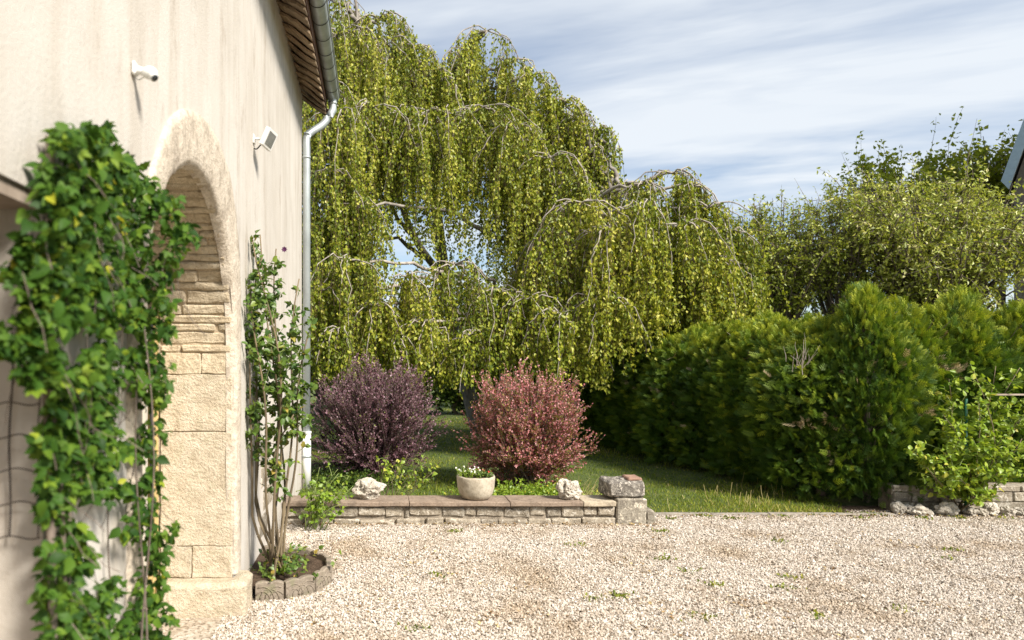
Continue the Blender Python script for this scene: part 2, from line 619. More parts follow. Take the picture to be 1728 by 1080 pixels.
M['birch_leaf'] = leaf_mat('birch_leaf', [(0, (.085, .130, .012)), (.4, (.225, .275, .024)), (.75, (.42, .43, .05)), (1, (.64, .60, .14))], .45, .40, .4)
M['vine_leaf'] = leaf_mat('vine_leaf', [(0, (.018, .052, .008)), (.35, (.046, .108, .012)), (.65, (.100, .175, .017)), (.88, (.19, .26, .024)), (1, (.42, .40, .03))], .55, .28, .18)
M['rose_leaf'] = leaf_mat('rose_leaf', [(0, (.040, .095, .020)), (.6, (.11, .18, .028)), (.88, (.21, .26, .035)), (1, (.40, .30, .07))], .42, .3, .45)
M['lime_leaf'] = leaf_mat('lime_leaf', [(0, (.085, .165, .018)), (.55, (.20, .30, .028)), (.9, (.32, .39, .045)), (1, (.52, .46, .08))], .42, .35, .4)
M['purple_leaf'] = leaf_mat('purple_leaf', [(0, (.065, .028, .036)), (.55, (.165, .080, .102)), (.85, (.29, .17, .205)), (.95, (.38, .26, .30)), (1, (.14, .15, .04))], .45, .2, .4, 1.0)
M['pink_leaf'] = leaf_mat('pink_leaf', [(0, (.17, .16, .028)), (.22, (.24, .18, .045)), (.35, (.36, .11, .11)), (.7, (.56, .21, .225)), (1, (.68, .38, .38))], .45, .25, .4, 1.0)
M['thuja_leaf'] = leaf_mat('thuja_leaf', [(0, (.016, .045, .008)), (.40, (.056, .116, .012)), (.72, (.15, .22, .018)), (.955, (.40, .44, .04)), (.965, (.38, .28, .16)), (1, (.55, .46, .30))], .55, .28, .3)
M['apple_leaf'] = leaf_mat('apple_leaf', [(0, (.13, .18, .022)), (.5, (.31, .36, .045)), (.9, (.50, .51, .11)), (1, (.64, .60, .28))], .45, .3, .5)
M['bright_leaf'] = leaf_mat('bright_leaf', [(0, (.16, .22, .018)), (.6, (.34, .39, .032)), (1, (.50, .50, .07))], .5, .4, .35)
M['dark_leaf'] = leaf_mat('dark_leaf', [(0, (.030, .060, .010)), (.6, (.065, .11, .014)), (1, (.16, .20, .025))], .5, .3, .3)
M['grass'] = leaf_mat('grass', [(0, (.065, .115, .012)), (.55, (.17, .225, .018)), (.85, (.33, .33, .05)), (1, (.50, .42, .18))], .6, .35, .25)
M['dry_grass'] = leaf_mat('dry_grass', [(0, (.30, .24, .09)), (1, (.50, .42, .20))], .7, .3, .2)
M['litter'] = leaf_mat('litter', [(0, (.08, .045, .02)), (.4, (.20, .12, .055)), (.8, (.38, .27, .13)), (1, (.50, .42, .2))], .8, .1, .2)
M['flower'] = leaf_mat('flower', [(0, (.62, .02, .03)), (.35, (.70, .05, .06)), (.4, (.75, .72, .68)), (.8, (.78, .76, .74)), (1, (.10, .03, .09))], .6, .2, .2)


def ground_mats():
    # gravel bed under the loose stones
    m, nt, bs, out = new_mat('gravel_bed')
    v = tex(nt, 'voronoi', 62)
    r = ramp(nt, [(0, (.16, .125, .09)), (.25, (.34, .29, .23)), (.7, (.45, .40, .33)), (1, (.53, .49, .43))])
    sp = nt.nodes.new('ShaderNodeSeparateColor')
    nt.links.new(v.outputs['Color'], sp.inputs[0])
    nt.links.new(sp.outputs[0], r.inputs[0])
    n = tex(nt, 'noise', 1.3, 5, .6)
    rn = ramp(nt, [(.34, (.66, .57, .46)), (.55, (1, 1, 1))])
    nt.links.new(n.outputs['Fac'], rn.inputs[0])
    nt.links.new(mixc(nt, .8, r.outputs[0], rn.outputs[0], 'MULTIPLY'), bs.inputs['Base Color'])
    bs.inputs['Roughness'].default_value = .95
    bs.inputs['Specular IOR Level'].default_value = .15
    bump(nt, bs, v.outputs['Distance'], -.9, .012)
    M['gravel_bed'] = m
    m, nt, bs, out = new_mat('pebble')
    at = nt.nodes.new('ShaderNodeAttribute'); at.attribute_name = 'tint'
    r = ramp(nt, [(0, (.10, .085, .07)), (.07, (.26, .21, .16)), (.22, (.34, .282, .222)), (.5, (.515, .452, .382)), (.85, (.60, .542, .478)), (1, (.77, .725, .67))])
    nt.links.new(at.outputs['Fac'], r.inputs[0])
    n = tex(nt, 'noise', 1.3, 5, .6)
    rn = ramp(nt, [(.34, (.74, .66, .55)), (.52, (1, 1, 1))])
    nt.links.new(n.outputs['Fac'], rn.inputs[0])
    nt.links.new(mixc(nt, .8, r.outputs[0], rn.outputs[0], 'MULTIPLY'), bs.inputs['Base Color'])
    bs.inputs['Roughness'].default_value = .9
    bs.inputs['Specular IOR Level'].default_value = .2
    M['pebble'] = m
    m, nt, bs, out = new_mat('turf')
    n = tex(nt, 'noise', 2.2, 6, .65)
    r = ramp(nt, [(.3, (.045, .075, .014)), (.55, (.085, .115, .02)), (.75, (.19, .17, .06))])
    nt.links.new(n.outputs['Fac'], r.inputs[0])
    nt.links.new(r.outputs[0], bs.inputs['Base Color'])
    bs.inputs['Roughness'].default_value = 1
    f = tex(nt, 'noise', 60, 4, .7)
    bump(nt, bs, f.outputs['Fac'], .8, .03)
    M['turf'] = m


ground_mats()


# ------------------------------------------------------------------ rough stone shapes
def rough_block(lo, hi, bev=.012, jit=.006, cuts=0, seed=0.0, freq=9.0, name='stone'):
    """bevelled, uneven block between two corners"""
    bm = bmesh.new()
    bmesh.ops.create_cube(bm, size=1)
    lo, hi = Vector([float(c) for c in lo]), Vector([float(c) for c in hi])
    for v in bm.verts:
        v.co = Vector([lo[i] + (v.co[i] + .5) * (hi[i] - lo[i]) for i in range(3)])
    if cuts:
        bmesh.ops.subdivide_edges(bm, edges=bm.edges[:], cuts=cuts, use_grid_fill=True)
        sharp = [e for e in bm.edges if len(e.link_faces) == 2 and e.link_faces[0].normal.dot(e.link_faces[1].normal) < .5]
        bm.normal_update()
        sharp = [e for e in bm.edges if len(e.link_faces) == 2 and e.link_faces[0].normal.dot(e.link_faces[1].normal) < .5]
    else:
        sharp = bm.edges[:]
    bmesh.ops.bevel(bm, geom=sharp, offset=bev, segments=1, affect='EDGES', profile=.6)
    for v in bm.verts:
        q = v.co * freq + Vector((seed * 3.1, seed * 7.7, seed * 1.3))
        v.co += mnoise.noise_vector(q) * jit + mnoise.noise_vector(q * 2.7) * jit * .5
    me = bpy.data.meshes.new(name)
    bm.to_mesh(me)
    bm.free()
    return me


def stone(name, parent, mat, lo, hi, **kw):
    me = rough_block(lo, hi, seed=float(rng.uniform(0, 90)), name=name, **kw)
    me.materials.append(mat)
    return link(name, me, parent)


def rock_mesh(c, size, seed, sub=4, pit=.16, name='rock'):
    bm = bmesh.new()
    bmesh.ops.create_icosphere(bm, subdivisions=sub, radius=1)
    off = Vector((seed * 5.3, seed * 2.9, seed * 8.1))
    for v in bm.verts:
        d = v.co.normalized()
        big = mnoise.noise(d * 1.3 + off) * .34 + mnoise.noise(d * 2.9 + off) * .18
        cell = mnoise.voronoi(d * 3.4 + off)[0]
        cell2 = mnoise.voronoi(d * 7.5 + off)[0]
        hole = -pit * max(0, .42 - cell[0]) * 3.2 - pit * .55 * max(0, .4 - cell2[0]) * 2.4
        r = .88 + big + hole + mnoise.noise(d * 9 + off) * .05
        v.co = d * r
        v.co.x *= size[0]; v.co.y *= size[1]; v.co.z *= size[2]
    z0 = min(v.co.z for v in bm.verts)
    cut = z0 + size[2] * .22
    for v in bm.verts:
        if v.co.z < cut:
            v.co.z = cut + (v.co.z - cut) * .12
        v.co += Vector([float(k) for k in c])
    zz = min(v.co.z for v in bm.verts)
    for v in bm.verts:
        v.co.z += float(c[2]) - zz
    me = bpy.data.meshes.new(name)
    bm.to_mesh(me)
    bm.free()
    me.materials.append(M['rock'])
    return me


# ------------------------------------------------------------------ ground
def sheet(name, xs, ys, z, mat, amp=0.0, freq=.6):
    X, Y = np.meshgrid(xs, ys)
    Z = np.full_like(X, z, dtype=float)
    if amp:
        for i in np.ndindex(X.shape):
            Z[i] += amp * mnoise.noise(Vector((X[i] * freq, Y[i] * freq, 3.3)))
    V = np.stack([X, Y, Z], -1).reshape(-1, 3)
    nx, ny = len(xs), len(ys)
    I = np.arange(nx * ny).reshape(ny, nx)
    F = np.stack([I[:-1, :-1], I[:-1, 1:], I[1:, 1:], I[1:, :-1]], -1).reshape(-1, 4)
    o = link(name, mesh_data(name, V, F, mat, None, True), None, 'structure')
    return o


HX = -0.98                       # face of the house wall
YEND = 9.72                      # far corner of the house
LW0, LW1 = 7.58, 7.92            # low wall front / coping back
sheet('ground', np.array([-900, 900.0]), np.array([-900, 1500.0]), -.03, M['turf'])
sheet('gravel_yard', np.linspace(-2.2, 14, 40), np.linspace(-6, 8.45, 40), 0.0, M['gravel_bed'])
sheet('lawn', np.linspace(-14, 16, 60), np.concatenate([np.linspace(8.06, 14, 20), np.linspace(14.5, 60, 20)]), .010, M['turf'], .02)


def build_gravel():
    n = 114000
    y = 4.05 * (8.25 / 4.05) ** rng.uniform(0, 1, n)
    x = rng.uniform(-1.0, 1, n) * 0 + rng.uniform(0, 1, n) * (0.95 * y + 1.02) - 1.02
    # keep stones off the planter, the low wall and the lawn
    ok = ~((y > LW0 - .02) & (x < 2.95)) & ~((y > 8.04) & (x < 5.4))
    ok &= ~(((x + .62) / .30) ** 2 + ((y - 5.75) / .50) ** 2 < 1)
    x, y = x[ok], y[ok]
    n = len(x)
    r = .0053 + .0054 * rng.beta(1.6, 3.0, n) + (rng.uniform(0, 1, n) < .012) * .007
    T = np.array([(1, 0, -.35), (0, 1, -.35), (-1, 0, -.35), (0, -1, -.35), (0, 0, .85)], float)
    TF = np.array([(0, 1, 4), (1, 2, 4), (2, 3, 4), (3, 0, 4)])
    V = T[None] * rng.uniform(.7, 1.3, (n, 5, 1)) + rng.normal(0, .2, (n, 5, 3))
    V *= (r[:, None] * np.array([1.25, 1.0, .9]))[:, None, :]
    ca, sa = np.cos(q_ := rng.uniform(0, 2 * math.pi, n)), np.sin(q_)
    tx, ty = rng.normal(0, .35, n), rng.normal(0, .35, n)
    V = np.stack([V[..., 0] * ca[:, None] - V[..., 1] * sa[:, None], V[..., 0] * sa[:, None] + V[..., 1] * ca[:, None], V[..., 2]], -1)
    V[..., 2] += V[..., 0] * tx[:, None] + V[..., 1] * ty[:, None]
    z = .003 + rng.uniform(0, .008, n)
    V += np.stack([x, y, z], 1)[:, None, :]
    F = (TF[None] + (np.arange(n) * 5)[:, None, None]).reshape(-1, 3)
    tint = np.clip(rng.beta(2.2, 1.6, n), 0, 1)
    tint = np.where(rng.uniform(0, 1, n) < .15, rng.uniform(0, .2, n), tint)
    o = link('gravel', mesh_data('gravel', V.reshape(-1, 3), F, M['pebble'], np.repeat(tint, 5)), None, 'stuff')
    tag(o, 'pale crushed limestone gravel covering the yard', 'gravel')


build_gravel()


def build_grass():
    n = 78000
    y = 7.98 * (30 / 7.98) ** (rng.uniform(0, 1, n) ** 1.35)
    x = ((rng.uniform(470, 1420, n)) - VX) / F_PX * y
    ok = ~((y < YEND + .05) & (x < HX + .02)) & ~((y < 8.06) & (x > 2.8)) & (x < 5.6)
    x, y = x[ok], y[ok]
    n = len(x)
    pn = np.array([mnoise.noise(Vector((a * .9, b * .9, 1.0))) for a, b in zip(x[::8], y[::8])])
    pn = np.repeat(pn, 8)[:n]
    pn = np.pad(pn, (0, n - len(pn)), mode='edge')
    pn2 = np.array([mnoise.noise(Vector((a * .8, b * .8, 7.0))) for a, b in zip(x, y)])
    h = rng.uniform(.025, .065, n) * (1 + .5 * pn2)
    w = .0042 * np.maximum(1, y / 8) * rng.uniform(.7, 1.3, n)
    ang = rng.uniform(0, 2 * math.pi, n)
    side = np.stack([np.cos(ang), np.sin(ang), np.zeros(n)], 1)
    lean = np.stack([rng.normal(0, .45, n), rng.normal(0, .45, n), np.ones(n)], 1)
    p = np.stack([x, y, np.full(n, -.002)], 1)
    m = p + lean * (h * .55)[:, None]
    t = m + (lean + rng.normal(0, .4, (n, 3)) * np.array([1, 1, 0])) * (h * .45)[:, None]
    V = np.stack([p - side * w[:, None], p + side * w[:, None], m + side * (w * .8)[:, None], m - side * (w * .8)[:, None], t], 1)
    k = np.arange(n)[:, None] * 5
    F4 = np.array([0, 1, 2, 3])[None] + k
    F3 = np.array([3, 2, 4])[None] + k
    tint = np.clip(rng.normal(.42, .18, n) + .45 * pn2 + (rng.uniform(0, 1, n) < .05) * .4 + .22 * np.clip((9.0 - y) / .9, 0, 1) + .40 * np.exp(-((x - 2.0) / 1.3) ** 2 - ((y - 17) / 3.0) ** 2), 0, 1)  # dry blades by the kerb; sunlit spot behind shrubs painted as drier, paler grass
    o = link('grass', mesh_data('grass', V.reshape(-1, 3), [F4, F3], M['grass'], np.repeat(tint, 5)), None, 'stuff')
    tag(o, 'short mown green grass between the shrubs and the hedge', 'grass')
    # dry tuft on the low wall's lawn side, tall seed stalks
    for (px, py, D, cnt, hh, lab) in ((985, 832, 8.15, 60, .24, 'dry straw coloured grass tuft beside the stone gate pier'),):
        c = P(px, py, D); c[2] = 0
        st = c + rng.normal(0, .05, (cnt, 3)) * np.array([1, 1, 0])
        d = np.stack([rng.normal(.35, .35, cnt), rng.normal(0, .3, cnt), np.ones(cnt)], 1)
        pt = grow(st, d, rng.uniform(.6, 1.1, cnt) * (hh + .18), 5, (.5, 0, -.5), .08)
        V, F = tubes(pt, np.broadcast_to(np.linspace(.0032, .001, 6), (cnt, 6)), 3)
        o = link('grass_tuft', mesh_data('grass_tuft', V, F, M['dry_grass'], np.repeat(rng.uniform(0, 1, cnt), 18)), None)
        tag(o, lab, 'grass')
    st, cnt = [], 26
    for _ in range(cnt):
        q = G(rng.uniform(1130, 1330), rng.uniform(828, 866)); st.append(q)
    pt = grow(np.array(st), np.stack([rng.normal(0, .25, cnt), rng.normal(0, .2, cnt), np.ones(cnt)], 1), rng.uniform(.12, .26, cnt), 4, (0, 0, 0), .08)
    V, F = tubes(pt, np.full((cnt, 5), .0022), 3)
    o = link('grass_stalks', mesh_data('grass_stalks', V, F, M['dry_grass'], np.full(len(V), .7)), None, 'stuff')
    tag(o, 'thin pale seed stalks standing in the lawn edge', 'grass')


build_grass()


def build_litter():
    # weeds and dead leaves lying on the gravel
    n = 900
    cx = rng.uniform(0, 1, 46); cy = rng.uniform(0, 1, 46)
    D = 4.3 * (8.0 / 4.3) ** cy
    X = cx * (.95 * D + .7) - .7
    i = rng.integers(46, size=n)
    pos = np.stack([X[i] + rng.normal(0, .12, n), D[i] + rng.normal(0, .09, n), np.full(n, .014)], 1)
    m = 700
    e = np.stack([rng.uniform(3.0, 8.2, m), rng.normal(8.02, .10, m), np.full(m, .014)], 1)
    e2 = np.stack([rng.uniform(-.9, 3.0, 380), LW0 - np.abs(rng.normal(0, .07, 380)) - .01, np.full(380, .014)], 1)
    pos = np.vstack([pos, e, e2])
    ok = (pos[:, 1] < LW0 - .01) | (pos[:, 0] > 3.05)
    pos = pos[ok]
    n = len(pos)
    V, F, T = cloud(leaf_small(), pos, np.stack([rng.normal(0, 1, n), rng.normal(0, 1, n), rng.uniform(0, .3, n)], 1), np.array([0, 0, 1.0]) + rng.normal(0, .3, (n, 3)), rng.uniform(.012, .034, n), rng.uniform(0, 1, n) ** .8)
    o = link('leaf_litter', mesh_data('leaf_litter', V, F, M['litter'], T), None, 'stuff')
    tag(o, 'brown and straw dead leaves scattered over the gravel', 'leaf litter')
    n = 900
    k = 34
    D = np.concatenate([rng.uniform(4.4, 7.4, k - 14), rng.uniform(7.75, 8.1, 14)])
    X = np.concatenate([rng.uniform(-.3, 6.5, k - 14), rng.uniform(3.2, 7.0, 14)])
    i = rng.integers(k, size=n)
    pos = np.stack([X[i] + rng.normal(0, .05, n), D[i] + rng.normal(0, .035, n), np.full(n, .004)], 1)
    V, F, T = cloud(leaf_narrow(), pos, np.stack([rng.normal(0, .8, n), rng.normal(0, .8, n), np.ones(n)], 1), rnd_unit(n), rng.uniform(.015, .042, n), np.clip(rng.normal(.5, .25, n), 0, 1))
    o = link('weeds', mesh_data('weeds', V, F, M['grass'], T), None, 'stuff')
    tag(o, 'small green weeds sprouting through the gravel', 'weeds')


build_litter()

# kerb flush with the gravel between lawn and yard
kb = MB()
kx = [2.98, 3.75, 4.4, 5.15, 5.8]
kerb = None
for i in range(4):
    me = rough_block((kx[i] + .004, 7.985, -.03), (kx[i + 1] - .004, 8.065, .022), .008, .006, 1, i * 3.3, 6, 'kerb')
    me.materials.append(M['kerb'])
    if kerb is None:
        kerb = link('kerb', me, None, 'structure')
    else:
        link('kerb_stone', me, kerb)


# ------------------------------------------------------------------ house
YA0, YA1, ZS, RA = 2.98, 4.98, 1.79, 1.00      # arch jambs, springing, radius
YC = (YA0 + YA1) / 2
XIN = -1.49                                     # depth of the reveals
WIN0, WIN1, WINT = .75, 2.12, 2.235             # second doorway, nearer
WTOP = 5.42
house = thing('stone_house', 'cream rendered stone house with arched doorway and zinc gutter beside gravel yard', 'house', (HX, 4.5, 0))


def build_house():
    # rendered wall skin with the two openings cut out
    mb = MB()

    def q(y0, z0, y1, z1, x=HX):
        ny = max(1, int(abs(y1 - y0) / .4)); nz = max(1, int(abs(z1 - z0) / .4))
        Y, Z = np.meshgrid(np.linspace(y0, y1, ny + 1), np.linspace(z0, z1, nz + 1))
        V = np.stack([np.full(Y.shape, x), Y, Z], -1).reshape(-1, 3)
        I = np.arange((ny + 1) * (nz + 1)).reshape(nz + 1, ny + 1)
        mb.add(V, np.stack([I[:-1, :-1], I[:-1, 1:], I[1:, 1:], I[1:, :-1]], -1).reshape(-1, 4))
    q(-4, -.05, WIN0, WTOP)
    q(WIN0, WINT, WIN1, WTOP)
    q(WIN1, -.05, YA0, WTOP)
    q(YA1, -.05, YEND, WTOP)
    th = np.linspace(math.pi, 0, 41)
    a = np.stack([np.full(41, HX), YC + RA * np.cos(th), ZS + RA * np.sin(th)], 1)
    t = a.copy(); t[:, 2] = WTOP
    V = np.vstack([a, t])
    i = np.arange(40)
    mb.add(V, np.stack([i, i + 1, i + 42, i + 41], -1))
    # reveals of the nearer doorway
    mb.add([(HX, WIN1, -.05), (HX, WIN1, WINT), (-1.36, WIN1, WINT), (-1.36, WIN1, -.05)], np.array([(0, 1, 2, 3)]))
    mb.add([(HX, WIN0, WINT), (HX, WIN1, WINT), (-1.36, WIN1, WINT), (-1.36, WIN0, WINT)], np.array([(0, 1, 2, 3)]))
    mb.add([(HX, WIN0, -.05), (HX, WIN0, WINT), (-1.36, WIN0, WINT), (-1.36, WIN0, -.05)], np.array([(0, 1, 2, 3)]))
    # gable ends and back wall
    for y in (-4, YEND):
        mb.add([(HX, y, -.05), (-9, y, -.05), (-9, y, WTOP), (-5, y, 8.15), (HX, y, WTOP)], np.array([(0, 1, 2, 3, 4)]))
    mb.add([(-9, -4, -.05), (-9, YEND, -.05), (-9, YEND, WTOP), (-9, -4, WTOP)], np.array([(0, 1, 2, 3)]))
    wall = mb.build('wall', M['stucco'], house)
    # timber lintel over the nearer doorway
    MB().box((-1.358, WIN0 - .1, WINT - .045), (-.992, WIN1 - .004, WINT - .004)).build('lintel', M['old_wood'], house)
    # nearer door, shut, planked
    near = MB().box((-1.42, WIN0, -.02), (-1.362, WIN1 - .003, WINT - .05)).build('door', M['old_wood'], house)

    # arched door deep in the reveal
    door = MB().box((-1.60, YA0 + .02, 0), (-1.555, YA1 - .02, ZS + .02)).build('door', M['door_paint'], house)
    npl = 14
    for k in range(npl):
        y0 = YA0 + .14 + k * (YA1 - YA0 - .28) / npl
        y1 = y0 + (YA1 - YA0 - .28) / npl - .008
        ym = (y0 + y1) / 2
        zt = ZS + math.sqrt(max(.01, (RA - .10) ** 2 - (ym - YC) ** 2))
        low = k % 7 in (2, 3, 4)
        MB().box((-1.552, y0, .03), (-1.528, y1, 1.0 if low else zt)).build('plank', M['door_paint'], door)
        if low:
            MB().box((-1.552, y0, 1.62), (-1.528, y1, zt)).build('plank', M['door_paint'], door)
    for k0 in (2, 9):
        yb = YA0 + .14 + k0 * (YA1 - YA0 - .28) / npl
        for b in range(9):
            y = yb + .03 + b * .049
            MB().tube([(-1.535, y, 1.0), (-1.535, y, 1.62)], .007, 6).build('bar', M['iron'], door)
        MB().box((-1.556, yb, 1.0), (-1.553, yb + .45, 1.62)).build('pane', M['lens'], door)
    for y in (YA0 + .02, YA1 - .13):
        MB().box((-1.552, y, 0), (-1.495, y + .11, ZS + .25)).build('door_frame', M['door_frame'], house)
    MB().tube([(-1.505, YA1 - .145, .3), (-1.505, YA1 - .145, 2.1)], .012, 6).build('bolt_rod', M['iron'], house)

    # masonry lining of the arch: a mortar bed, then each stone on it
    s = np.concatenate([np.stack([np.full(6, YA1), np.linspace(0, ZS, 6)], 1)[:-1],
                        np.stack([YC + RA * np.cos(np.linspace(0, math.pi, 33)), ZS + RA * np.sin(np.linspace(0, math.pi, 33))], 1),
                        np.stack([np.full(6, YA0), np.linspace(ZS, 0, 6)], 1)[1:]])
    off = s - np.array([YC, ZS])
    out = np.where((s[:, 1:2] > ZS), unit(off), np.stack([np.sign(off[:, 0]), np.zeros(len(s))], 1))
    o1 = s + out * .013
    V = np.vstack([np.stack([np.full(len(s), HX - .012), o1[:, 0], o1[:, 1]], 1), np.stack([np.full(len(s), -1.62), o1[:, 0], o1[:, 1]], 1)])
    i = np.arange(len(s) - 1)
    lining = link('arch_lining', mesh_data('arch_lining', V, np.stack([i, i + 1, i + 1 + len(s), i + len(s)], -1), M['mortar']), house)

    def lining_stone(p0, p1, xa, xb, proud, mat, jit=.007, cuts=1, bev=.010):
        """stone whose exposed face runs from p0 to p1 (Y,Z) and from xa to xb in depth"""
        p0, p1 = np.array(p0), np.array(p1)
        h = np.linalg.norm(p1 - p0)
        tdir = (p1 - p0) / h
        ndir = np.array([-tdir[1], tdir[0]])           # towards the opening
        mid = (p0 + p1) / 2
        if np.dot(ndir, np.array([YC, min(mid[1], ZS)]) - mid) < 0:
            ndir = -ndir
        me = rough_block((xa, 0, 0), (xb, h, .10), bev, jit, cuts, float(rng.uniform(0, 90)), 11, 'stone')
        co = np.empty(len(me.vertices) * 3, np.float32)
        me.vertices.foreach_get('co', co)
        co = co.reshape(-1, 3)
        yz = p0 + co[:, 1:2] * tdir + (co[:, 2:3] - .10 + proud) * ndir
        me.vertices.foreach_set('co', np.stack([co[:, 0], yz[:, 0], yz[:, 1]], 1).astype(np.float32).ravel())
        me.update()
        me.materials.append(mat)
        link('stone', me, lining)

    xo, xi = HX - .008, -1.492
    # far jamb: tall dressed blocks below, thin courses above
    zz = [.225, .445, 1.24, 1.64, 1.79]
    for k in range(len(zz) - 1):
        if k == 0:
            xs = [xi, -1.27, xo]
        elif k in (1, 2):
            xs = [xi, xo]
        else:
            xs = [xi, rng.uniform(-1.35, -1.15), xo]
        for a_, b_ in zip(xs[:-1], xs[1:]):
            lining_stone((YA1, zz[k] + .002), (YA1, zz[k + 1] - .002), a_ + .002, b_ - .002, rng.uniform(0, .006), M['jamb_rough'] if k < 3 else M['jamb'], .010, 5 if k < 3 else 3, .006)
    for k in range(7):
        z0 = .02 + k * .25
        lining_stone((YA0, z0), (YA0, z0 + .243), xi, xo, .003, M['jamb'])
    a0 = 0.0
    while a0 < math.pi - .02:
        da = rng.uniform(.052, .100)
        if a0 + da > math.pi - .04:
            da = math.pi - a0
        g = .0040
        e0 = (YC + RA * math.cos(a0 + g), ZS + RA * math.sin(a0 + g))
        e1 = (YC + RA * math.cos(a0 + da - g), ZS + RA * math.sin(a0 + da - g))
        ncut = rng.integers(0, 3)
        cuts = sorted(rng.uniform(xi + .1, xo - .1, ncut))
        if ncut == 2 and cuts[1] - cuts[0] < .1:
            cuts = cuts[:1]
        xs = [xi] + list(cuts) + [xo]
        for c0, c1 in zip(xs[:-1], xs[1:]):
            lining_stone(e0, e1, c0 + .005, c1 - .005, rng.uniform(-.006, .011), M['jamb'], .012, 3, .010)
        a0 += da

    # rough rendered surround on the wall face
    n1, n2, n3 = 14, 64, 14
    path = [(YA1, z, 1, 0) for z in np.linspace(.25, ZS, n1)[:-1]]
    path += [(YC + RA * math.cos(t_), ZS + RA * math.sin(t_), math.cos(t_), math.sin(t_)) for t_ in np.linspace(0, math.pi, n2)]
    path += [(YA0, z, -1, 0) for z in np.linspace(ZS, .05, n3)[1:]]
    rows = []
    for k, (y, z, oy, oz) in enumerate(path):
        wn = mnoise.noise(Vector((y * 3, z * 3, 4))) * .018
        win = mnoise.noise(Vector((y * 14, z * 14, 9))) * .014 + mnoise.noise(Vector((y * 5, z * 5, 2))) * .010
        an = math.degrees(math.atan2(oz, oy)) if oz > 0 else (0 if oy > 0 else 180)
        wd = float(np.interp(an, [0, 15, 28, 45, 56, 71, 86, 102, 117, 129, 140, 180], [.20, .25, .33, .43, .45, .395, .338, .29, .25, .19, .16, .15])) + wn
        row = []
        for u, x in ((win / wd - .03, -1.03), (win / wd, HX + .010), (.10, HX + .021), (.3, HX + .024), (.55, HX + .024), (.8, HX + .022), (.95, HX + .017), (1.0, HX - .01)):
            yy, zz_ = y + oy * wd * u, z + oz * wd * u
            jn = mnoise.noise(Vector((yy * 11, zz_ * 11, 5))) * .006
            row.append((x + (jn if .05 < u < .97 else 0), yy, zz_))
        rows.append(row)
    R = np.array(rows)
    m_, w_ = R.shape[:2]
    I = np.arange(m_ * w_).reshape(m_, w_)
    link('arch_surround', mesh_data('arch_surround', R.reshape(-1, 3), np.stack([I[:-1, :-1], I[1:, :-1], I[1:, 1:], I[:-1, 1:]], -1).reshape(-1, 4), M['surround'], None, True), house)

    # worn base stone at the foot of the far jamb
    me = rough_block((-1.50, 4.85, -.06), (-.875, 5.20, .225), .030, .020, 7, 12.0, 3.6, 'base_stone')
    me.materials.append(M['jamb_rough'])
    for p in me.polygons:
        p.use_smooth = True
    link('base_stone', me, house)
    # exposed stones where the render has come off near the far corner
    for (ya, yb, za, zb) in ((6.2, 6.75, .62, .80), (6.15, 6.6, .82, 1.0), (6.3, 6.85, .40, .60), (6.1, 6.5, .2, .38)):
        stone('exposed_stone', house, M['wall_stone'], (HX - .05, ya, za), (HX + .008, yb, zb), bev=.01, jit=.006, cuts=1)

    # roof: two slopes, ridge along the house
    sl = .69
    mb = MB()
    xe, ze = -.50, 5.42 + .02
    for x0, z0, x1, z1 in ((xe, ze, -5, ze + (5 + xe) * sl), (-9.5, ze + .0, -5, ze + (5 + xe) * sl)):
        V = [(x0, -4.3, z0), (x1, -4.3, z1), (x1, 9.99, z1), (x0, 9.99, z0)]
        V += [(a_, b_, c_ - .045) for a_, b_, c_ in V]
        mb.add(V, np.array([(0, 1, 2, 3), (7, 6, 5, 4), (0, 4, 5, 1), (1, 5, 6, 2), (2, 6, 7, 3), (3, 7, 4, 0)]))
    roof = mb.build('roof', M['roof'], house)
    # overlapping uneven stone slabs under the eaves
    y = 5.6
    k = 0
    while y < 9.86:
        w = rng.uniform(.20, .27)
        nu, nv = 9, 4
        V = []
        for i in range(nu):
            u = i / (nu - 1)
            x = HX - .03 + u * .345
            z = 5.385 - u * .345 * sl
            wav = .035 * math.sin(u * 5 + k) + .03 * mnoise.noise(Vector((u * 3, k * 2.1, 1)))
            for j in range(nv):
                v = j / (nv - 1)
                V.append((x, y + v * w * 1.12 + wav, z - .055 * (1 - v) + .010 * mnoise.noise(Vector((u * 7, k, v * 3)))))
        V = np.array(V)
        T = V + np.array([0, 0, .03])
        I = np.arange(nu * nv).reshape(nu, nv)
        Fb = np.stack([I[:-1, :-1], I[:-1, 1:], I[1:, 1:], I[1:, :-1]], -1).reshape(-1, 4)
        nV = nu * nv
        edge = []
        for i in range(nu - 1):
            edge += [(I[i, 0], I[i + 1, 0], I[i + 1, 0] + nV, I[i, 0] + nV), (I[i + 1, -1], I[i, -1], I[i, -1] + nV, I[i + 1, -1] + nV)]
        for j in range(nv - 1):
            edge += [(I[-1, j], I[-1, j + 1], I[-1, j + 1] + nV, I[-1, j] + nV)]
        link('eave_slab', mesh_data('eave_slab', np.vstack([V, T]), [Fb, Fb[:, ::-1] + nV, np.array(edge)], M['soffit']), roof)
        y += w
        k += 1
    # boarding above the slabs and plain run nearer the camera, fascia, barge board
    def slope_box(x0, x1, y0, y1, dz, th):
        z0 = 5.36 - (x0 - HX) * sl + dz
        z1 = 5.36 - (x1 - HX) * sl + dz
        V = [(x0, y0, z0), (x1, y0, z1), (x1, y1, z1), (x0, y1, z0), (x0, y0, z0 + th), (x1, y0, z1 + th), (x1, y1, z1 + th), (x0, y1, z0 + th)]
        return V, np.array([(0, 3, 2, 1), (4, 5, 6, 7), (0, 1, 5, 4), (1, 2, 6, 5), (2, 3, 7, 6), (3, 0, 4, 7)])
    MB().add(*slope_box(HX - .06, -.68, -4.2, 9.94, .062, .03)).build('eave_board', M['soffit'], roof)
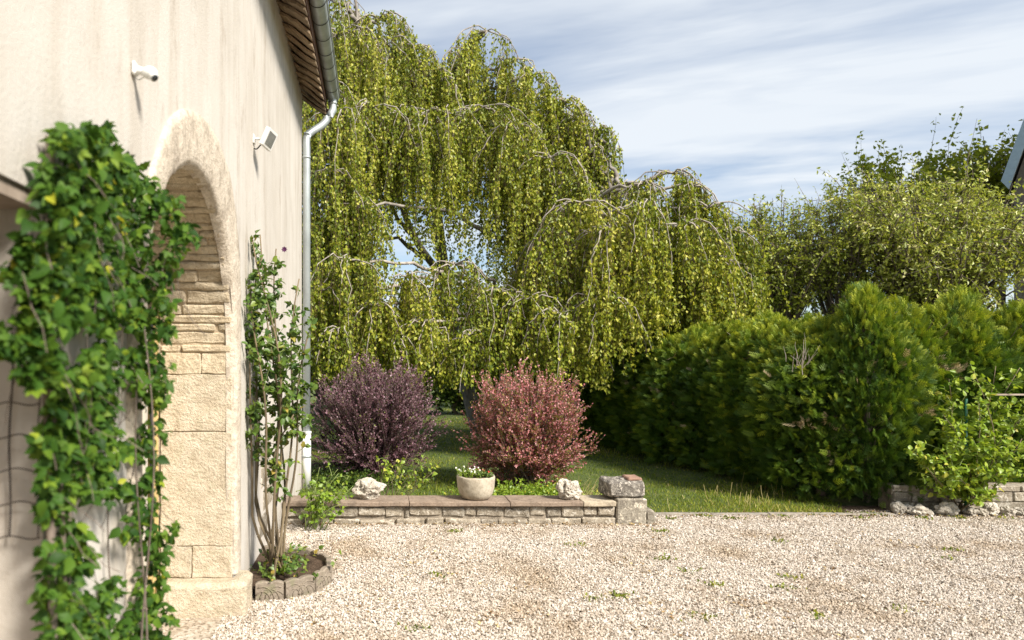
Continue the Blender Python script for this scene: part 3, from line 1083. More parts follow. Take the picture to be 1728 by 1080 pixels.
    MB().add(*slope_box(HX - .07, -.64, 9.95, 9.985, -.03, .11)).build('barge_board', M['fascia'], roof)
    MB().box((-.678, -4.2, 5.19), (-.66, 9.94, 5.39)).build('fascia', M['fascia'], roof)

    # zinc gutter with straps
    gx, gz, gr = -.575, 5.375, .088
    th = np.linspace(math.pi, 2 * math.pi, 13)
    ys = np.linspace(-4.2, 9.93, 3)
    V = []
    for y_ in ys:
        for rr in (gr, gr - .004):
            for t_ in th:
                V.append((gx + rr * math.cos(t_), y_, gz + rr * math.sin(t_)))
    V = np.array(V)
    I = np.arange(len(V)).reshape(3, 2, 13)
    F = [np.stack([I[:-1, 0, :-1], I[1:, 0, :-1], I[1:, 0, 1:], I[:-1, 0, 1:]], -1).reshape(-1, 4),
         np.stack([I[:-1, 1, :-1], I[:-1, 1, 1:], I[1:, 1, 1:], I[1:, 1, :-1]], -1).reshape(-1, 4)]
    gut = link('gutter', mesh_data('gutter', V, F, M['zinc'], None, True), house)
    mb = MB(); pts = [(gx + gr * math.cos(t_), 9.932, gz + gr * math.sin(t_)) for t_ in th]
    mb.add(pts + [(p[0], 9.938, p[2]) for p in pts], [np.array([list(range(13))]), np.array([[13 + i for i in range(13)][::-1]])])
    mb.build('end_cap', M['zinc'], gut)
    bead = MB().tube([(gx + gr + .004, -4.2, gz), (gx + gr + .004, 9.93, gz)], .009, 8).build('bead', M['zinc'], gut)
    y_ = 5.3
    while y_ < 9.8:
        pp = [(gx + (gr + .003) * math.cos(t_), y_, gz + (gr + .003) * math.sin(t_)) for t_ in th]
        a_ = np.array(pp)
        V = np.vstack([a_ - [0, .009, 0], a_ + [0, .009, 0]])
        i = np.arange(12)
        link('bracket', mesh_data('bracket', V, np.stack([i, i + 13, i + 14, i + 1], -1), M['iron'], None, True), gut)
        y_ += .385

    # downpipe with swan neck
    ctrl = [(gx, 9.84, gz - .06), (gx, 9.84, 5.22), (gx - .01, 9.83, 5.13), P(545, 210, 9.78), P(524, 224, 9.71), (-.915, 9.66, 4.72), (-.915, 9.655, 4.5)]
    pth = smooth_path(ctrl, 36)
    dp = MB().tube(np.vstack([pth, [(-.915, 9.655, .72)]]), .052, 14).build('downpipe', M['zinc'], house, True)
    MB().tube([(-.915, 9.655, .74), (-.915, 9.655, 0)], .060, 14).build('pipe_shoe', M['zinc_pale'], dp, True)
    MB().tube([(-.915, 9.655, .735), (-.915, 9.655, .77)], .066, 14).build('collar', M['zinc_pale'], dp, True)
    for z in (4.44, 1.37, .42):
        MB().tube([(-.915, 9.655, z), (-.915, 9.655, z + .03)], .058 if z > .8 else .065, 14).build('clip', M['zinc'], dp, True)
    MB().tube([pth[3], pth[5]], .060, 14).build('outlet_collar', M['zinc'], dp, True)


build_house()


def build_wall_fittings():
    # security camera near the arch
    c = P(228, 118, 2.90); c[0] = HX
    t = thing('security_camera', 'white plastic security camera on a wall bracket above the climbing vine', 'camera', c)
    y, z = c[1], c[2]
    me = rough_block((HX + .001, y - .024, z - .024), (HX + .02, y + .024, z + .032), .008, 0, 0, 0, 1, 'wall_plate'); me.materials.append(M['white_plastic'])
    link('wall_plate', me, t)
    pa = smooth_path([(HX + .015, y, z), (HX + .035, y, z - .004), (HX + .058, y, z - .010)], 8)
    MB().tube(pa, np.linspace(.019, .014, len(pa)), 12).build('arm', M['white_plastic'], t, True)
    # domed head tilted down with a dark lens
    bm = bmesh.new()
    bmesh.ops.create_uvsphere(bm, u_segments=18, v_segments=10, radius=.026)
    for v in bm.verts:
        v.co.x *= 1.3
        v.co += Vector((HX + .070, y, z - .012))
    me = bpy.data.meshes.new('head'); bm.to_mesh(me); bm.free()
    me.materials.append(M['white_plastic'])
    for p in me.polygons:
        p.use_smooth = True
    link('head', me, t)
    d = np.array([.6, -.3, -.65]); d /= np.linalg.norm(d)
    b = np.array([HX + .074, y, z - .014])
    MB().tube([b + d * .012, b + d * .031], .019, 14).build('lens_ring', M['white_plastic'], t, True)
    MB().tube([b + d * .027, b + d * .033], .014, 14).build('lens', M['lens'], t, True)
    MB().tube(smooth_path([(HX + .004, y + .01, z - .02), (HX + .02, y + .012, z - .035), (HX + .04, y + .01, z - .028), (HX + .06, y, z - .02)], 12), .003, 5).build('cable', M['white_plastic'], t, True)

    # floodlight
    c = P(430, 238, 5.8); c[0] = HX
    t = thing('floodlight', 'small white square floodlight with black cable on the house wall', 'floodlight', c)
    y, z = c[1], c[2]
    MB().box((HX + .001, y - .03, z - .02), (HX + .012, y + .03, z + .05)).build('wall_plate', M['white_plastic'], t)
    MB().box((HX + .012, y - .012, z + .012), (HX + .085, y + .012, z + .026)).build('arm', M['white_plastic'], t)
    cen = Vector((HX + .125, y - .01, z + .012))
    rot = Matrix.Rotation(math.radians(24), 4, 'Y') @ Matrix.Rotation(math.radians(-20), 4, 'Z')

    def tilted(name, lo, hi, mat, bev=.004):
        me = rough_block(lo, hi, bev, 0, 0, 0, 1, name)
        me.transform(Matrix.Translation(cen) @ rot)
        me.materials.append(mat)
        return link(name, me, t)
    tilted('housing', (-.022, -.075, -.075), (.018, .075, .075), M['white_plastic'])
    tilted('glass', (.019, -.055, -.055), (.0215, .055, .055), M['lamp_glass'], .001)
    for s in (-1, 1):
        MB().box((cen.x - .04, y - .012 + s * .02, cen.z - .02), (cen.x - .02, y - .004 + s * .02, cen.z + .03)).build('hinge', M['white_plastic'], t)
    MB().tube(smooth_path([(HX + .004, y, z - .06), (HX + .03, y - .006, z - .065), (HX + .06, y - .01, z - .035), (HX + .098, y - .01, z + .0)], 16), .0055, 6).build('cable', M['cable'], t, True)


build_wall_fittings()


# ------------------------------------------------------------------ low garden wall, pier, pot, rocks
def build_low_wall():
    w = thing('low_garden_wall', 'low rubble stone wall with brown coping slabs edging the lawn', 'wall', (.8, 7.7, 0))
    xr = 2.55
    MB().box((HX + .01, LW0 + .03, -.05), (xr, LW1 - .02, .185)).build('mortar_core', M['wall_mortar'], w)
    X = lambda px: (px - VX) / F_PX * LW0
    # upper course
    up = [HX + .01, X(520), X(604), X(650), X(682), X(690), X(746), X(785), X(804), X(850), X(895), X(922), X(948), X(985), X(1008), xr]
    for a, b in zip(up[:-1], up[1:]):
        g = .005
        h = rng.uniform(-.006, .004)
        stone('stone', w, M['wall_stone'], (a + g, LW0 + rng.uniform(-.006, .016), .076 + rng.uniform(-.012, .016)), (b - g, LW0 + .12, .182 + h), bev=.012, jit=.014, cuts=2)
    x = HX + .03
    while x < xr - .03:
        b = min(xr, x + rng.uniform(.17, .42))
        if xr - b < .12:
            b = xr
        stone('stone', w, M['wall_stone'], (x + .005, LW0 - .010 + rng.uniform(-.014, .008), -.06), (b - .005, LW0 + .12, .062 + rng.uniform(-.022, .008)), bev=.012, jit=.014, cuts=2)
        x = b
    # coping
    cp = [(HX + .005, X(690), 'coping'), (X(690), X(860), 'coping'), (X(860), X(983), 'coping'), (X(983), xr - .005, 'coping_pale')]
    for i, (a, b, m) in enumerate(cp):
        me = rough_block((a + .0012, LW0 - .035, .190), (b - .0012, LW1, .240 + (.004 if m == 'coping_pale' else 0)), .007, .0045, 6, 3.0 + i, 5, 'coping_slab')
        me.materials.append(M[m])
        link('coping_slab', me, w, None, 'paler coping slab beside the pier' if m == 'coping_pale' else None)

    p = thing('gate_pier', 'squat weathered stone pier with blackened cap block ending the low garden wall', 'pier', (2.8, 7.8, 0))
    me = rough_block((2.556, 7.56, -.05), (2.872, 7.94, .268), .014, .010, 4, 5, 6, 'base_block'); me.materials.append(M['pier']); link('base_block', me, p)
    me = rough_block((2.475, 7.58, .272), (2.868, 7.93, .450), .022, .016, 5, 8, 6, 'cap_block'); me.materials.append(M['pier_cap']); link('cap_block', me, p)
    me = rough_block((2.876, 7.58, -.05), (2.965, 7.90, .145), .016, .012, 3, 9, 7, 'foot_stone'); me.materials.append(M['pier']); link('foot_stone', me, p)
    me = rough_block((2.70, 7.63, .444), (2.85, 7.84, .482), .010, .008, 2, 2, 9, 'brick'); me.materials.append(M['red_brick']); link('brick', me, p, None, 'broken red brick on top of the pier')

    o = link('rock', rock_mesh(np.array([*P(622, 838, 7.72)[:2], .240]), (.165, .13, .125), 2.0, 5), None)
    tag(o, 'pitted pale rock on the coping in front of the dark purple shrub', 'rock')
    o = link('rock', rock_mesh(np.array([*P(959, 836, 7.72)[:2], .240]), (.135, .12, .135), 5.2, 5, .22), None)
    tag(o, 'pitted pale rock on the coping between the flower bowl and the pier', 'rock')

    # flower bowl
    c = np.array([*P(803, 842, 7.74)[:2], .2405])
    pot = thing('flower_bowl', 'round cream stone bowl planted with small flowers on the low wall', 'planter', c)
    prof = [(0, 0), (.125, 0), (.150, .012), (.180, .06), (.197, .12), (.205, .19), (.207, .235), (.203, .246), (.186, .246), (.180, .225), (0, .222)]
    n = 36
    V, F = [], []
    for r, z in prof:
        for k in range(n):
            a = 2 * math.pi * k / n
            nz = 1 + .016 * mnoise.noise(Vector((math.cos(a) * 2, math.sin(a) * 2, z * 8)))
            V.append((c[0] + r * nz * math.cos(a), c[1] + r * nz * math.sin(a), c[2] + z + (.008 * mnoise.noise(Vector((math.cos(a) * 3, math.sin(a) * 3, 5))) if z > .2 else 0)))
    I = np.arange(len(V)).reshape(len(prof), n)
    J = np.roll(I, -1, 1)
    link('bowl', mesh_data('bowl', V, np.stack([I[:-1], J[:-1], J[1:], I[1:]], -1).reshape(-1, 4), M['pot'], None, True), pot)
    V = [(c[0] + .178 * math.cos(a), c[1] + .178 * math.sin(a), c[2] + .232) for a in np.linspace(0, 2 * math.pi, 20, endpoint=False)]
    link('soil', mesh_data('soil', V, np.array([list(range(20))]), M['soil']), pot)

    def flowers(name, label, cx, w, nst, hh, ft, leafmat, cat='flowers'):
        b = c + np.array([cx, 0, .226])
        t = thing(name, label, cat, b)
        st = b + np.stack([rng.normal(0, w, nst), rng.normal(0, .045, nst), np.zeros(nst)], 1)
        d = np.stack([rng.normal(0, .3, nst), rng.normal(0, .3, nst), np.ones(nst)], 1)
        pt = grow(st, d, rng.uniform(.55, 1, nst) * hh, 4, (0, 0, 0), .1)
        V, F = tubes(pt, np.full((nst, 5), .0022), 3)
        link('stems', mesh_data('stems', V, F, M['cane_green']), t, 'stuff')
        pos, tg, tt, _ = along_shoots(pt, 14, .05, .85)
        k = len(pos)
        V, F, T = cloud(leaf_narrow(), pos, tg * .4 + rnd_unit(k), rnd_unit(k) + np.array([0, 0, 1]), rng.uniform(.018, .034, k), rng.uniform(.2, .8, k))
        link('foliage', mesh_data('foliage', V, F, leafmat, T, True), t, 'stuff')
        fl = pt[rng.uniform(0, 1, nst) < ft[2]][:, -1]
        for q in fl:
            m = 6
            ang = np.arange(m) * 2 * math.pi / m + rng.uniform(0, 1)
            fn = unit(np.array([rng.normal(0, .3), -.7, .6]))
            ax = unit(np.cross(fn, [0, 0, 1])); ay = np.cross(fn, ax)
            al = np.cos(ang)[:, None] * ax + np.sin(ang)[:, None] * ay + fn * .25
            V, F, T = cloud(leaf_small(), np.repeat(q[None], m, 0), al, np.repeat(fn[None], m, 0), rng.uniform(.009, .014, m), np.full(m, rng.uniform(*ft[:2])))
            link('flower', mesh_data('flower', V, F, M['flower'], T), t)
    flowers('white_pansies', 'white flowers in the left half of the stone bowl', -.07, .06, 34, .12, (.5, .8, .4), M['lime_leaf'])
    flowers('red_carnations', 'red flowers in the stone bowl', .08, .05, 30, .10, (.0, .3, .2), M['rose_leaf'])


build_low_wall()


# ------------------------------------------------------------------ right edging wall, white rocks, rose with stake
def build_right_edge():
    w = thing('edging_wall', 'low coursed stone retaining wall below the hedge behind white rocks', 'wall', (7.0, 8.2, 0))
    y0 = 8.22
    MB().box((5.95, y0 + .03, -.05), (9.4, y0 + .25, .285)).build('mortar_core', M['wall_mortar'], w)
    for (z0, z1, mn, mx) in ((-.03, .10, .25, .5), (.105, .215, .2, .5), (.222, .29, .4, .8)):
        x = 5.95
        while x < 9.4:
            b = x + rng.uniform(mn, mx)
            stone('stone', w, M['wall_stone'], (x + .005, y0 + rng.uniform(-.008, .01), z0), (b - .005, y0 + .16, z1), bev=.010, jit=.008, cuts=1)
            x = b
    rocks = [(1515, 868, .075, .10), (1533, 866, .065, .075), (1552, 871, .15, .085), (1597, 872, .145, .105), (1637, 873, .085, .07), (1655, 872, .07, .06), (1672, 872, .10, .085), (1700, 874, .08, .075), (1722, 874, .08, .06), (1745, 874, .10, .07)]
    for i, (px, py, sx, sz) in enumerate(rocks):
        D = 8.0 + (.08 if i < 2 else 0)
        c = np.array([(px - VX) / F_PX * D, D, -.012])
        o = link('rock', rock_mesh(c, (sx * .92, .085, sz * .95), 11.0 + i * 1.7, 4), None)
        if i < 2:
            tag(o, 'rounded greyish stone at the hedge corner end of the rock row', 'rock', 'stones at the hedge corner')
        elif i == 2:
            tag(o, 'long flat white rock between the hedge corner stones and the staked rose', 'rock')
        elif i == 3:
            tag(o, 'largest pitted white rock at the foot of the staked rose', 'rock')
        else:
            tag(o, 'small white pitted rock in the row along the edging wall past the green stake', 'rock', 'white rocks along the edging wall')
    strip = sheet('soil_strip', np.linspace(5.2, 12, 10), np.linspace(7.93, 8.5, 4), .006, M['soil'])


build_right_edge()


def rose_bush(name, label, base, canes, leaves_per, leaf_len, mat, cane_mat, cane_r, t0=.35, side=4, side_len=.3, limit=300, tint=(.45, .2), tmpl=None, spread=1.0):
    """canes: (n,m,3) points"""
    t = thing(name, label, 'rose bush', base)
    for c in canes:
        m = len(c)
        MB().tube(c, np.linspace(cane_r, cane_r * .45, m), 6).build('cane', cane_mat, t, True)
    pts = canes
    pos, tg, tt, si = along_shoots(pts, side, t0, .97)
    n = len(pos)
    rd = rnd_unit(n); rd[:, 2] = np.abs(rd[:, 2]) * .4
    sh = grow(pos, tg * .45 + rd * spread, rng.uniform(.35, 1, n) * side_len, 4, (0, 0, -.15), .16)
    V, F = tubes(sh, np.broadcast_to(np.linspace(.0034, .0014, 5), (n, 5)), 3)
    link('side_shoots', mesh_data('side_shoots', V, F, M['cane_green']), t, 'stuff')
    p, tg, tt, si = along_shoots(sh, leaves_per, .12, 1.0)
    k = len(p)
    al = tg * .5 + rnd_unit(k) * .9 + np.array([0, 0, -.15])
    nr = np.array([.35, -.35, .8]) + rng.normal(0, .45, (k, 3))
    leaf_parts(t, tmpl or [leaf_broad(1.0), leaf_broad(1.15, .3, .16), leaf_broad(.9, .08, .2)], mat, p, al, nr, rng.uniform(.6, 1.15, k) * leaf_len, np.clip(rng.normal(tint[0], tint[1], k), 0, 1), limit)
    return t


def cane_set(roots, tips, n_mid=10, bow=.08, jit=.012):
    out = []
    for r, tp in zip(roots, tips):
        r, tp = np.asarray(r, float), np.asarray(tp, float)
        u = np.linspace(0, 1, n_mid)[:, None]
        c = r * (1 - u) + tp * u
        b = rng.normal(0, bow, 3); b[2] = 0
        c = c + np.sin(u * math.pi) * b
        ph = rng.uniform(0, 6)
        c[:, 0] += jit * np.sin(u[:, 0] * 9 + ph); c[:, 1] += jit * np.cos(u[:, 0] * 8 + ph)
        c[0] = r
        out.append(c)
    return np.array(out)


# climbing rose in the scalloped planter by the arch
def build_wall_rose():
    b = np.array([-.72, 5.62, .06])
    pl = thing('planter_border', 'scalloped concrete edging stones enclosing soil against the house wall', 'planter', (-.66, 5.65, 0))
    ring = [(-.862, 5.17), (-.655, 5.20), (-.455, 5.36), (-.352, 5.60), (-.375, 5.86), (-.52, 6.06), (-.74, 6.16), (-.97, 6.18)]
    for a, c in zip(ring[:-1], ring[1:]):
        a, c = np.array(a), np.array(c)
        L = np.linalg.norm(c - a)
        d = (c - a) / L
        nrm = np.array([d[1], -d[0]])
        nu = 25
        V = []
        for i in range(nu):
            u = i / (nu - 1)
            zt = .128 + .014 * abs(math.sin(u * 2 * math.pi)) ** .7
            pos = a + d * (.004 + u * (L - .008))
            for off, z in ((.0, -.03), (.0, zt - .008), (-.008, zt), (-.040, zt), (-.046, zt - .008), (-.046, -.03)):
                q = pos + nrm * (off + .02)
                V.append((q[0], q[1], z))
        I = np.arange(nu * 6).reshape(nu, 6)
        F = [np.stack([I[:-1, :-1], I[1:, :-1], I[1:, 1:], I[:-1, 1:]], -1).reshape(-1, 4), np.array([I[0, ::-1], I[-1]])]
        es = link('edging_stone', mesh_data('edging_stone', V, F, M['edging']), pl)
        # raised crossing arcs on the outer face
        for cu, r0 in ((.25, .085), (.25, .055), (.75, .085), (.75, .055), (.5, .07)):
            pts = []
            for th in np.linspace(.08, math.pi - .08, 12):
                u = cu + r0 * math.cos(th) / L
                if 0.02 < u < .98:
                    q = a + d * u * L + nrm * .021
                    pts.append((q[0], q[1], .012 + r0 * 1.12 * math.sin(th)))
            if len(pts) > 3:
                MB().tube(pts, .0045, 5).build('relief_arc', M['edging'], es, True)
    rg = np.array([(HX + .0, 5.2)] + ring + [(HX + .0, 6.2)])
    V = [(x, y, .088) for x, y in rg] + [(-.7, 5.65, .115)]
    n = len(rg)
    link('soil', mesh_data('soil', V, np.array([(i, (i + 1) % n, n) for i in range(n)]), M['soil']), pl)

    roots, tips = [], []
    spec = [(455, 955, 405, 400, 5.55), (460, 955, 432, 395, 5.7), (465, 958, 425, 480, 5.5), (470, 955, 450, 430, 5.6), (475, 955, 470, 420, 5.75), (480, 950, 505, 470, 5.6),
            (468, 950, 445, 520, 5.8), (482, 955, 522, 560, 5.4), (462, 955, 418, 560, 5.45), (484, 955, 492, 700, 5.4), (472, 950, 460, 600, 5.9)]
    for rx, ry, tx, ty, D in spec:
        r = P(rx, ry, 5.5); r[2] = .10; r[1] = 5.5 + rng.normal(0, .10); r[0] = max(r[0], HX + .08)
        t = P(tx, ty, D); t[0] = max(t[0], HX + .05)
        roots.append(r); tips.append(t)
    canes = cane_set(roots, tips, 14, .11, .026)
    canes[:, :, 0] = np.maximum(canes[:, :, 0], HX + .035)
    t = rose_bush('climbing_rose', 'tall thorny climbing rose with bare lower canes rising from the scalloped planter', b, canes, 7, .060, M['rose_leaf'], M['cane'], .0125, .44, 25, .22, 300, (.45, .22))
    # leaves low on the plant
    n = 60
    st = np.stack([rng.normal(-.70, .09, n), rng.normal(5.5, .13, n), np.full(n, .10)], 1)
    sh = grow(st, np.stack([rng.normal(0, .6, n), rng.normal(-.1, .5, n), np.ones(n)], 1), rng.uniform(.08, .26, n), 4, (0, 0, 0), .15)
    p, tg, tt, _ = along_shoots(sh, 5, .2, 1)
    k = len(p)
    V, F, T = cloud(leaf_broad(), p, tg * .4 + rnd_unit(k), np.array([.3, -.3, .9]) + rng.normal(0, .4, (k, 3)), rng.uniform(.025, .05, k), np.clip(rng.normal(.6, .25, k), 0, 1))
    o = link('ground_cover', mesh_data('ground_cover', V, F, M['rose_leaf'], T, True), None, 'stuff')
    tag(o, 'low leafy growth around the rose canes in the planter', 'ground cover')

    # faded bloom
    q = P(480, 421, 5.6)
    ang = np.arange(8) * 2 * math.pi / 8
    al = np.stack([np.cos(ang), np.full(8, -.4), np.sin(ang)], 1)
    V, F, T = cloud(leaf_small(), np.repeat(q[None], 8, 0), al, np.repeat(np.array([[0, -1.0, .2]]), 8, 0), np.full(8, .026), np.full(8, 1.0))
    link('bloom', mesh_data('bloom', V, F, M['flower'], T, True), t)

    # small rose at the corner behind, by the downpipe
    n = 16
    base = np.array([-.62, 7.35, 0])
    st = base + np.stack([rng.normal(0, .06, n), rng.normal(0, .05, n), np.zeros(n)], 1)
    cn = grow(st, np.stack([rng.normal(.25, .42, n), rng.normal(-.05, .3, n), np.full(n, 1.2)], 1), rng.uniform(.35, .78, n), 8, (.15, 0, -.2), .08)
    cn[:, :, 0] = np.maximum(cn[:, :, 0], HX + .03)
    cn[:, :, 1] = np.minimum(cn[:, :, 1], LW0 - .05)
    rose_bush('young_rose', 'young light green rose against the low wall and house corner', base, cn, 4, .050, M['lime_leaf'], M['cane_green'], .006, .2, 6, .18, 220, (.45, .2))

    # rose in front of the dark purple shrub
    n = 11
    base = P(655, 836, 8.25); base[2] = 0
    st = base + np.stack([rng.normal(0, .05, n), rng.normal(0, .05, n), np.zeros(n)], 1)
    tips = [P(x, y, D) for x, y, D in ((640, 770, 8.3), (655, 765, 8.2), (668, 775, 8.2), (690, 765, 8.3), (700, 790, 8.2), (720, 770, 8.2), (742, 778, 8.2), (735, 795, 8.1), (648, 790, 8.1), (676, 800, 8.1), (715, 782, 8.3))]
    cn = cane_set(st, tips, 9, .05, .014)
    rose_bush('yellowing_rose', 'sparse rose with yellow green leaves before the dark purple shrub', base, cn, 3, .055, M['lime_leaf'], M['cane'], .006, .5, 4, .15, 200, (.72, .22))

    # rose on the green stake at the right
    base = np.array([*G(1620, 862)[:2], 0.0]); base[1] = 8.08; base[0] = (1620 - VX) / F_PX * 8.08
    tips = [P(x, y, D) for x, y, D in ((1600, 640, 8.0), (1640, 625, 7.95), (1680, 618, 8.1), (1720, 620, 8.0), (1590, 700, 7.8), (1545, 760, 7.75), (1570, 775, 7.8), (1650, 680, 7.8), (1700, 680, 7.9), (1740, 690, 7.9),
                                       (1620, 740, 7.75), (1680, 760, 7.8), (1725, 740, 7.8), (1650, 800, 7.75), (1600, 790, 7.75), (1700, 800, 7.8), (1760, 650, 8.0), (1610, 680, 8.0))]
    n = len(tips)
    st = base + np.stack([rng.normal(0, .06, n), rng.normal(0, .05, n), np.zeros(n)], 1)
    cn = cane_set(st, tips, 9, .08, .02)
    rose_bush('staked_rose', 'bushy bright green rose tied to a dark green stake before the hedge', base, cn, 7, .066, M['lime_leaf'], M['cane'], .007, .22, 24, .30, 300, (.62, .18))
    s = thing('plant_stake', 'dark green metal plant stake standing among white rocks under the staked rose', 'stake', (base[0] + .02, 8.02, 0))
    MB().tube([(base[0] + .02, 8.02, -.05), (base[0] + .02, 8.02, 1.3)], .014, 8).build('pole', M['stake_green'], s, True)
    for z in (.18, .5, .8):
        MB().tube([(base[0] + .02, 8.02, z), (base[0] + .02, 8.02, z + .012)], .018, 8).build('ring', M['stake_green'], s, True)
    q0, q1 = P(1662, 666, 7.98), P(1790, 666, 7.98)
    o = MB().box((q0[0], 7.97, q0[2] - .008), (q1[0], 7.99, q0[2] + .010)).build('support_lath', M['old_wood'])
    tag(o, 'pale horizontal wooden lath carrying the bright green staked rose', 'lath')


build_wall_rose()


# ------------------------------------------------------------------ climbing vine at the left
def build_vine():
    base = np.array([HX + .10, 2.35, 0])
    t = thing('climbing_vine', 'dense dark green climbing vine covering the pier between the two doorways', 'vine', base)
    ol = [(205, 95, 160), (240, 85, 190), (280, 70, 225), (320, 62, 285), (355, 60, 326), (400, 30, 318), (450, 12, 312), (500, 4, 296), (560, 0, 284), (610, 6, 284), (650, 55, 284), (700, 72, 282), (760, 72, 270),
          (820, 68, 270), (880, 66, 292), (920, 72, 296), (980, 70, 286), (1040, 72, 288), (1090, 78, 292), (1150, 85, 285), (1300, 90, 260)]
    oy = [o[0] for o in ol]
    N = 10500
    y = np.concatenate([rng.uniform(215, 700, int(N * .55)), rng.uniform(700, 1290, N - int(N * .55))])
    l = np.interp(y, oy, [o[1] for o in ol]); r = np.interp(y, oy, [o[2] for o in ol])
    ln = np.array([mnoise.noise(Vector((b / 38, 1.0, 0))) + .6 * mnoise.noise(Vector((b / 15, 4.0, 0))) for b in y])
    rn = np.array([mnoise.noise(Vector((b / 38, 9.0, 0))) + .6 * mnoise.noise(Vector((b / 15, 6.0, 0))) for b in y])
    l = l + 26 * ln; r = r + 30 * rn
    u = rng.beta(1.15, 1.15, N)
    x = l + u * (r - l)
    # thin the lower right so that wall and door show through
    thin = np.array([mnoise.noise(Vector((a / 46, b / 60, 2.2))) for a, b in zip(x, y)])
    keep = np.where(y > 690, thin > -.22 + .11 * (x > 165) - .10 * ((y > 900) & (x < 150)), thin > -.30 + .5 * np.maximum(0, np.abs(2 * u - 1) - .72))
    x, y, u = x[keep], y[keep], u[keep]
    n = len(x)
    Dw = F_PX * .955 / (VX - x)                # depth at which this sight line meets the wall
    Dmax = np.minimum(Dw, 2.95)
    D = Dmax - .02 - np.abs(rng.normal(0, 1, n)) * np.where(y > 660, .065, .15) - .05 * (1 - np.abs(2 * u - 1))
    D = np.maximum(D, 1.85)
    pos = np.stack([(x - VX) / F_PX * D, D, CAM_H - (y - VY) / F_PX * D], 1)
    pos = pos[pos[:, 2] > .05]
    n = len(pos)
    al = rnd_unit(n) * np.array([1, .8, .7]) + np.array([.1, -.15, -.45])
    nr = np.array([.55, -.45, .62]) + rng.normal(0, .42, (n, 3))
    tint = np.clip(rng.normal(.36, .20, n) + (rng.uniform(0, 1, n) < .02) * .35, 0, 1)
    sz = rng.uniform(.024, .056, n) * np.where(rng.uniform(0, 1, n) < .1, 1.15, .95)
    leaf_parts(t, [leaf_lobed(.9), leaf_broad(1.0, .28, .15), leaf_broad(.8, .12, .22), leaf_broad(.9, .4, .1), leaf_trifoliate(1.0), leaf_trifoliate(.85)], M['vine_leaf'], pos, al, nr, sz, tint, 300)
    # main stems up the pier
    for (px, r0) in ((92, .017), (100, .012), (108, .010), (250, .005), (240, .005), (200, .004)):
        D0 = min(F_PX * .93 / (VX - px), 2.66)
        x0 = (px - VX) / F_PX * D0
        top = rng.uniform(1.7, 2.3) if px < 150 else rng.uniform(1.4, 2.0)
        zz = np.linspace(-.02, top, 16)
        ph = rng.uniform(0, 6)
        c = np.stack([np.maximum(x0 + .02 * np.sin(zz * 4 + ph), HX + .02), D0 - .02 + .035 * np.sin(zz * 3.1 + ph * 2), zz], 1)
        MB().tube(c, np.linspace(r0, r0 * .5, 16), 7).build('stem', M['bark'], t, True)
    # thin twigs inside the mass
    k = 110
    i = rng.integers(n, size=k)
    sh = grow(pos[i], rnd_unit(k) * .6 + np.array([0, 0, -1.0]), rng.uniform(.1, .3, k), 4, (0, 0, -.3), .2)
    V, F = tubes(sh, np.full((k, 5), .0016), 3)
    link('twigs', mesh_data('twigs', V, F, M['bark']), t, 'stuff')

    # weathered post at the pier corner and wire mesh across the reveal
    c = P(84, 1000, 2.10)
    o = MB().tube([(HX + .035, 2.10, -.05), (HX + .030, 2.10, 2.40)], [.016, .013], 7).build('support_post', M['old_wood'])
    tag(o, 'thin weathered wooden post carrying the vine at the doorway corner', 'post')
    w = thing('wire_mesh', 'rusty wire mesh hanging across the near doorway reveal', 'wire mesh', (-1.05, 2.10, 1.0))
    D = 2.085
    for py in (592, 680, 735, 792, 848, 906):
        a, b = P(-60, py + 4, D), P(68, py, D)
        xs = np.linspace(0, 1, 12)[:, None]
        c = a * (1 - xs) + b * xs
        c[:, 2] += .006 * np.sin(np.linspace(0, 11, 12) + py)
        MB().tube(c, .0022, 5).build('wire', M['wire'], w)
    for px in (18, 66, -30):
        a, b = P(px + 3, 560, D), P(px - 3, 906, D)
        xs = np.linspace(0, 1, 10)[:, None]
        c = a * (1 - xs) + b * xs
        c[:, 0] += .004 * np.sin(np.linspace(0, 9, 10))
        MB().tube(c, .0035 if px == 18 else .0022, 5).build('wire', M['wire'], w)


build_vine()


